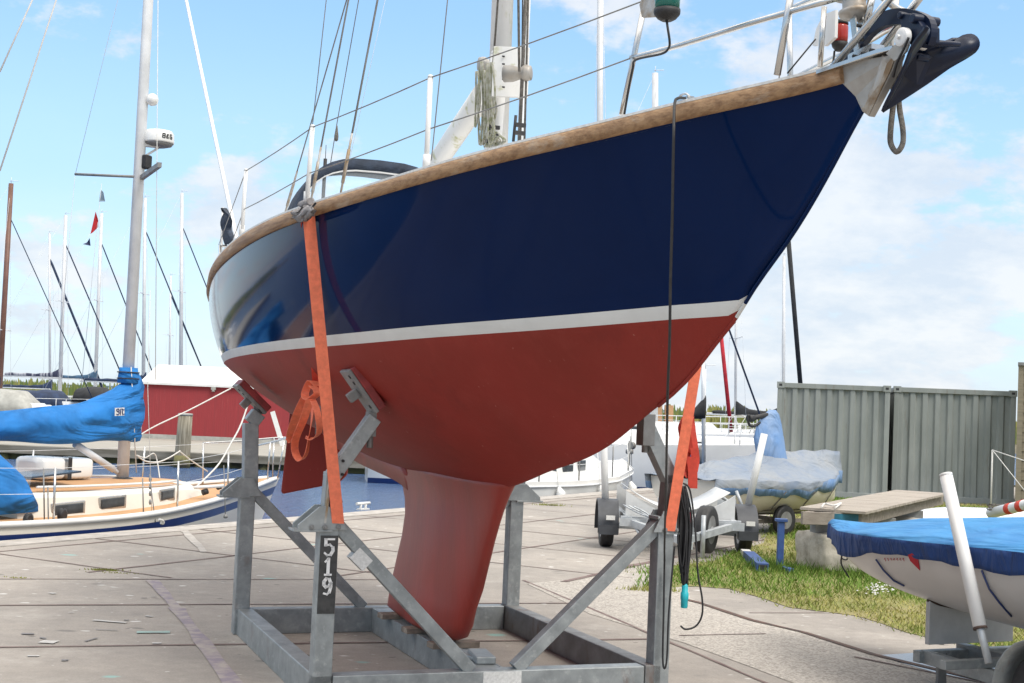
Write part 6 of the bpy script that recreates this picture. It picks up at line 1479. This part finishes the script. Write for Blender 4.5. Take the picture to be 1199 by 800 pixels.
# ------------------------------------------------------------------ covered dinghy behind the trailer (grey cover)
M['cover_grey'] = mat('faded grey cover', (.27, .285, .30), .85, 0, 0, 1.6, col2=(.20, .24, .30), bump=.45, bscale=3.5)
M['cover_lightblue'] = mat('light blue tarpaulin', (.12, .24, .47), .65, 0, 0, 2.0, col2=(.21, .30, .45), bump=.4, bscale=4)
creases(M['cover_lightblue'], 3.5, .14, .8, (1, 1, .5)); creases(M['cover_grey'], 2.2, .16, .7, (.7, 1.6, 1)); weather(M['cover_grey'], (.16, .21, .30), 2.4, (1, 1, 1), .52, .66, .7)
gb = D(978, 548, 20.2); ga = D(800, 590, 18.2)
GFa = math.atan2(gb.y-ga.y, gb.x-ga.x); gx = Vector((gb.x-ga.x, gb.y-ga.y, 0)); Lg = gx.length; GF = Frame((ga.x, ga.y, 0), GFa)
gd = thing('covered_dinghy', 'cream dinghy under a faded grey cover on a trolley before the left container', 'dinghy', GF.o, GFa)
hbg = lambda u: .80*lin([0, .2, .5, .75, .92, 1], [.78, .95, 1, .72, .3, .02])(u); shg = lambda u: .66+.06*(1-u)+.42*max(0, u-.5)**1.6
q = MB(); rings = []
for i in range(25):
    u = i/24; s0 = shg(u); kz = .25+.55*max(0, u-.72)**1.5*2; rings.append([Vector((Lg*(u-.0)*(1) - (.22*(1-v) if u > .9 else 0)*(1-v)*0, sg*hbg(u)*math.sin(min(1, v)*math.pi/2)**.8, kz+(s0-kz)*(1-math.cos(v*math.pi/2))**.9)) for sg, v in [(-1, 1-k/8) for k in range(8)]+[(1, k/8) for k in range(9)]])
q.loft(rings, 0, False, True, True, False); q.build('hull', M['cream'], gd)
def gridge(u): return lin([0, .12, .35, .52, .56, .62, .8, 1], [.80, .93, 1.02, 1.12, 1.16, 1.10, 1.12, 1.13])(u)
q = MB(); rings = []
for i in range(41):
    u = -.03+1.06*i/40; uu = min(max(u, 0), 1); s0 = shg(uu); h_ = max(hbg(uu), .03)+.03; row = []
    skirt = .17+.11*mnoise.noise(Vector((i*.23, 2.7, 0)))+.03*mnoise.noise(Vector((i*.9, 5, 0)))
    for k in range(-8, 9):
        v = k/8; av = abs(v)
        if av > .75: y = math.copysign(h_, v); z = s0+.02-(av-.75)/.25*skirt; y *= 1-.07*(av-.75)/.25
        else: t = av/.75; y = math.copysign(h_*t, v); z = s0+.03+(gridge(uu)-s0-.03)*(1-t)**1.15-.035*math.sin(t*math.pi)+.012*math.sin(i*1.1+k*1.7)
        if uu >= 1: z = min(z, s0+.32)
        row.append(Vector((Lg*u, y, z)))
    rings.append(row)
a0 = len(q.f); q.loft(rings, 0)
for k in range(a0, len(q.f)):
    j = (k-a0) % 16
    if j in (0, 15) or (j in (1, 14) and (k-a0)//16 > 24): q.mi[k] = 1
q.build('cover', [M['cover_grey'], M['cover_lightblue']], gd, solid=.008)
def GP(x, y, off=0): return GF.Y(x, y, off)
q = MB(); rings = []
for t, xa_, xb_, th in ((0, 893, 916, .20), (.12, 890, 917, .20), (.3, 886, 918, .16), (.5, 884, 917, .12), (.75, 888, 914, .07), (.92, 896, 911, .05), (1, 901, 908, .02)):
    y = 546-66*t; a, b = GP(xa_, y, 0), GP(xb_, y, 0); c_ = (a+b)/2; hw_ = (b.x-a.x)/2; rings.append([c_+Vector((hw_*math.cos(k*math.pi/6)*(1+.12*math.sin(k*2+t*5)), th*math.sin(k*math.pi/6), 0)) for k in range(12)])
q.loft(rings, 0, True, True, False, True); q.build('mast_cover', M['cover_lightblue'], gd)
q = MB(); q.tube([GP(880, 490, 0), GP(898, 486, 0)], .035, 8); q.lathe(GP(879, 490, 0), [(.05, -.05), (.05, .05)], 8, (1, 0, 0)); q.tube(smooth_path([GP(876, 485, 0), GP(877, 497, 0), GP(883, 499, 0), GP(890, 495, 0)], 4), .02, 6); q.build('boom_end', M['black'], gd)
q = MB()
for u in (.35, .55, .75): q.tube([Vector((Lg*u, hb_v, z)) for hb_v, z in ((-hbg(u)-.03, shg(u)-.1), (-hbg(u)*.7, .33), (0, .25))], .008, 5)
q.build('tie_line', M['rope_grey'], gd)
for x in (.25, .75):
    pass
wl = Rel(gd)
for sg in (-.6, .6): wheel(GF.w((Lg*.42, sg, .2)), .2, .10, GF.m.to_3x3() @ Vector((0, 1, 0)), None, wl, hub='galv_dark')
q = MB(); q.beam(GF.w((Lg*.42, -.6, .2)), GF.w((Lg*.42, .6, .2)), .05, .05); q.beam(GF.w((Lg*.1, 0, .24)), GF.w((Lg*1.0, 0, .24)), .05, .05); q.beam(GF.w((Lg*.2, -.35, .16)), GF.w((Lg*.95, -.35, .16)), .05, .05); wl.part(q, 'trolley', M['plank_side'])

# ------------------------------------------------------------------ dinghy with blue cover at the right edge
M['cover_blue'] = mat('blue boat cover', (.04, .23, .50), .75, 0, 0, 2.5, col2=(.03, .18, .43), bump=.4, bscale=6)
M['cover_blue_shaded'] = mat('blue cover skirt with painted shade', (.016, .060, .22), .8, 0, 0, 4, col2=(.012, .045, .17), bump=.3, bscale=8)  # same canvas as the top, darkened to hold the shade on its sides
creases(M['cover_blue'], 2.6, .12, .7, (.6, 1.6, 1)); creases(M['cover_blue_shaded'], 5, .08, .8, (1.6, 1, .6)); weather(M['cover_blue'], (.09, .30, .52), 2.5, (1, 1, 1), .5, .7, .4)
M['hull_grey'] = mat('off white dinghy hull', (.56, .54, .52), .35, 0, .05, 3, coat=.2)
bt_ = D(979, 627, 9.75); DFa = R(90+24.7); DF = Frame((bt_.x, bt_.y, 0), DFa)
dd_ = thing('dinghy', 'pale dinghy under a bright blue cover on a trailer at the right edge', 'dinghy', DF.o, DFa)
Ld = 4.2
hbd = lambda s: lin([0, .15, .5, 1.0, 1.6, 2.5, 4.2], [.02, .14, .36, .55, .66, .72, .62])(s)
shd = lambda s: lin([0, .5, 1.2, 1.8, 2.5, 4.2], [.83, .83, .86, .89, .92, .94])(s)
kzd = spline([0, .12, .3, .6, .9, 1.3, 2.2, 4.2], [.78, .69, .62, .545, .50, .465, .42, .44])
q = MB(); rings = []
for i in range(35):
    s = Ld*(i/34)**1.4; kz = kzd(s); s0 = shd(s); rings.append([Vector((-s, sg*hbd(s)*max(0, math.sin(v*math.pi/2))**.85, kz+(s0-kz)*(1-math.cos(v*math.pi/2))**.95)) for sg, v in [(-1, 1-k/9) for k in range(9)]+[(1, k/9) for k in range(10)]])
q.loft(rings, 0, False, True, False, True); dh = q.build('hull', M['hull_grey'], dd_)
q = MB(); rings = []
for i in range(44):
    s = -.04+ (Ld+.06)*(i/43)**1.35; ss_ = max(s, 0); h_ = hbd(ss_)+.022; s0 = shd(ss_); row = []; sk = lin([0, .25, .65, 1.1, 1.5, 2.3, 3, 4.2], [.10, .12, .165, .095, .09, .125, .11, .13])(s)+.006*math.sin(s*17); rdg = .03+.08*lin([0, .35, .9, 2, 4.2], [0, .1, .95, 1.7, 1.2])(ss_)
    for k in range(-10, 11):
        v = k/10; av = abs(v)
        if av > .6: t = (av-.6)/.4; y = math.copysign(h_*(1-.04*t)+.006*math.sin(s*22+t*3), v); z = s0+.02-t*sk
        else: t = av/.6; y = math.copysign(h_*t, v); z = s0+.022+rdg*(1-t**1.6)-.02*math.sin(t*math.pi)*(1 if s > .3 else 0)
        row.append(Vector((-s, y, z)))
    rings.append(row)
a0 = len(q.f); q.loft(rings, 0)
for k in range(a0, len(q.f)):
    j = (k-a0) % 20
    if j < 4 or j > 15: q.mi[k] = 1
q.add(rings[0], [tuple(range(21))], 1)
q.build('cover', [M['cover_blue'], M['cover_blue_shaded']], dd_, solid=.006)
def DP(x, y, off=0): return DF.Y(x, y, off)
def dhull_y(s, z):
    s = max(s, 0); kz = kzd(s); s0 = shd(s); t = min(1, max(0, (z-kz)/max(.03, s0-kz))); return hbd(s)*max(0, math.sin(math.acos(1-t**1.05)))**.85
def surf(x, y):     # point of the hull's near side seen at this place
    best = None
    for i in range(140):
        o_ = .02+i*.006; p = DP(x, y, o_); e = abs(dhull_y(-p.x, p.z)-o_)
        if best is None or e < best[0]: best = (e, p)
    return best[1]+Vector((0, .006, 0))
q = MB(); pl = [surf(1064, 650), surf(1069, 648), surf(1076, 655), surf(1078, 668), surf(1074, 664), surf(1067, 657)]; q.prism(pl, (0, .004, 0)); q.build('red_mark', M['cover_red'], dh)
q = MB(); rr = random.Random(8)
for i in range(7): x = 1036+i*3.6; a, b = surf(x, 655+rr.random()), surf(x+2, 656+rr.random()*1.5); q.tube([a, surf(x+1, 653.5), b], .002, 4)
q.build('red_script', M['cover_red'], dh)
for pts in ([(1027, 655), (1036, 668), (1048, 680), (1060, 686)], [(1151, 668), (1160, 690), (1172, 706), (1186, 722)]): q = MB(); q.tube([surf(x, y)+Vector((0, .004, 0)) for x, y in pts], .006, 6); q.build('strap_line', M['band_blue'], dd_)
q = MB(); q.tube(smooth_path([DP(977, 622, .02), DP(978, 634, .03), DP(986, 645, .04), DP(985, 660, .04), DP(994, 676, .04)], 4), .006, 6); q.tube(smooth_path([DP(984, 640, .03), DP(990, 646, .05), DP(992, 655, .05), DP(986, 654, .04), DP(985, 645, .03)], 4), .005, 6); q.build('tie_line', M['black'], dd_)
# trailer beneath
tl = thing('boat_trailer', 'galvanised road trailer with rusty wheel carrying the blue covered dinghy', 'trailer', DF.w((-1.6, 0, 0)), DFa); r3 = Rel(tl)
def W3(x, y, z): return DF.w((x, y, z))
def sec_support(s0, names=True):
    ys = [i/10*.50-.25+0 for i in range(11)]
    def hz(y):      # underside of the hull at station s0
        lo_ = kzd(s0); z = lo_
        while z < shd(s0) and dhull_y(s0, z) < abs(y): z += .004
        return z-.012
    top = [W3(-s0, y, hz(y)) for y in [-.34+.68*i/16 for i in range(17)]]
    q = MB(); q.prism(top+[W3(-s0, .34, .25), W3(-s0, -.34, .25)], DF.m.to_3x3() @ Vector((.035, 0, 0))); r3.part(q, 'hull_support', M['panel_white'], bevel=.003)
    q = MB(); q.tube([p+Vector((0, 0, .004)) for p in top], .012, 6); r3.part(q, 'red_edging', M['rust'])
    q = MB(); q.beam(W3(-s0+.03, .20, .24), W3(-s0+.03, .20, .40), .03, .02, (0, 1, 0)); r3.part(q, 'slot_plate', M['galv_dark'])
sec_support(1.33); sec_support(3.2)
q = MB(); q.beam(W3(-1.25, 0, .19), W3(-3.9, 0, .19), .07, .09); q.beam(W3(-1.33, -.42, .18), W3(-1.33, .42, .18), .06, .07); q.beam(W3(-1.33, .36, .18), W3(-2.5, .52, .20), .05, .08); q.beam(W3(-1.33, -.36, .18), W3(-2.5, -.52, .20), .05, .08); q.beam(W3(-2.5, .52, .20), W3(-3.9, .52, .20), .05, .08); q.beam(W3(-2.5, -.52, .20), W3(-3.9, -.52, .20), .05, .08); q.beam(W3(-2.58, -.66, .22), W3(-2.58, .66, .22), .06, .06); q.beam(W3(-1.95, -.5, .26), W3(-1.95, .78, .26), .05, .05); r3.part(q, 'frame', M['galv'], bevel=.004)
q = MB(); q.beam(W3(-1.33, .22, .0), W3(-1.33, .22, .2), .05, .05); r3.part(q, 'support_leg', M['galv_dark'])
for sg in (1, -1):
    w0 = W3(-2.72, sg*.76, .235); wheel(w0, .235, .14, DF.m.to_3x3() @ Vector((0, 1, 0)), None, r3, hub='rust_rim')
    q = MB(); rings = []
    for k in range(13): a = math.pi*(.0+1.0*k/12); rings.append([W3(-2.72+math.cos(a)*.30, sg*.76+o_, .22+math.sin(a)*.31) for o_ in (-.12, .12)])
    q.loft(rings); r3.part(q, 'mudguard', M['galv'], solid=.008)
pm = DP(1148, 737, .80); b = DF.w(DP(1108, 558, .76)); a = DF.w(pm)
q = MB(); q.tube([a, b], .036, 14); q.lathe(b, [(.0365, 0), (.0365, .015), (.02, .02)], 14, (b-a)); gpo = r3.part(q, 'guide_pole', M['white_paint'])
q = MB(); c_ = DF.w(DP(1158, 777, .80)); q.tube([a+(b-a)*.05, a, c_], .021, 10); r3.part(q, 'pole_socket', M['trailer_galv'])
q = MB(); q.tube([a+(b-a)*.0, a+(b-a)*.015], .0375, 14); r3.part(q, 'rust_ring', M['rust'], gpo)
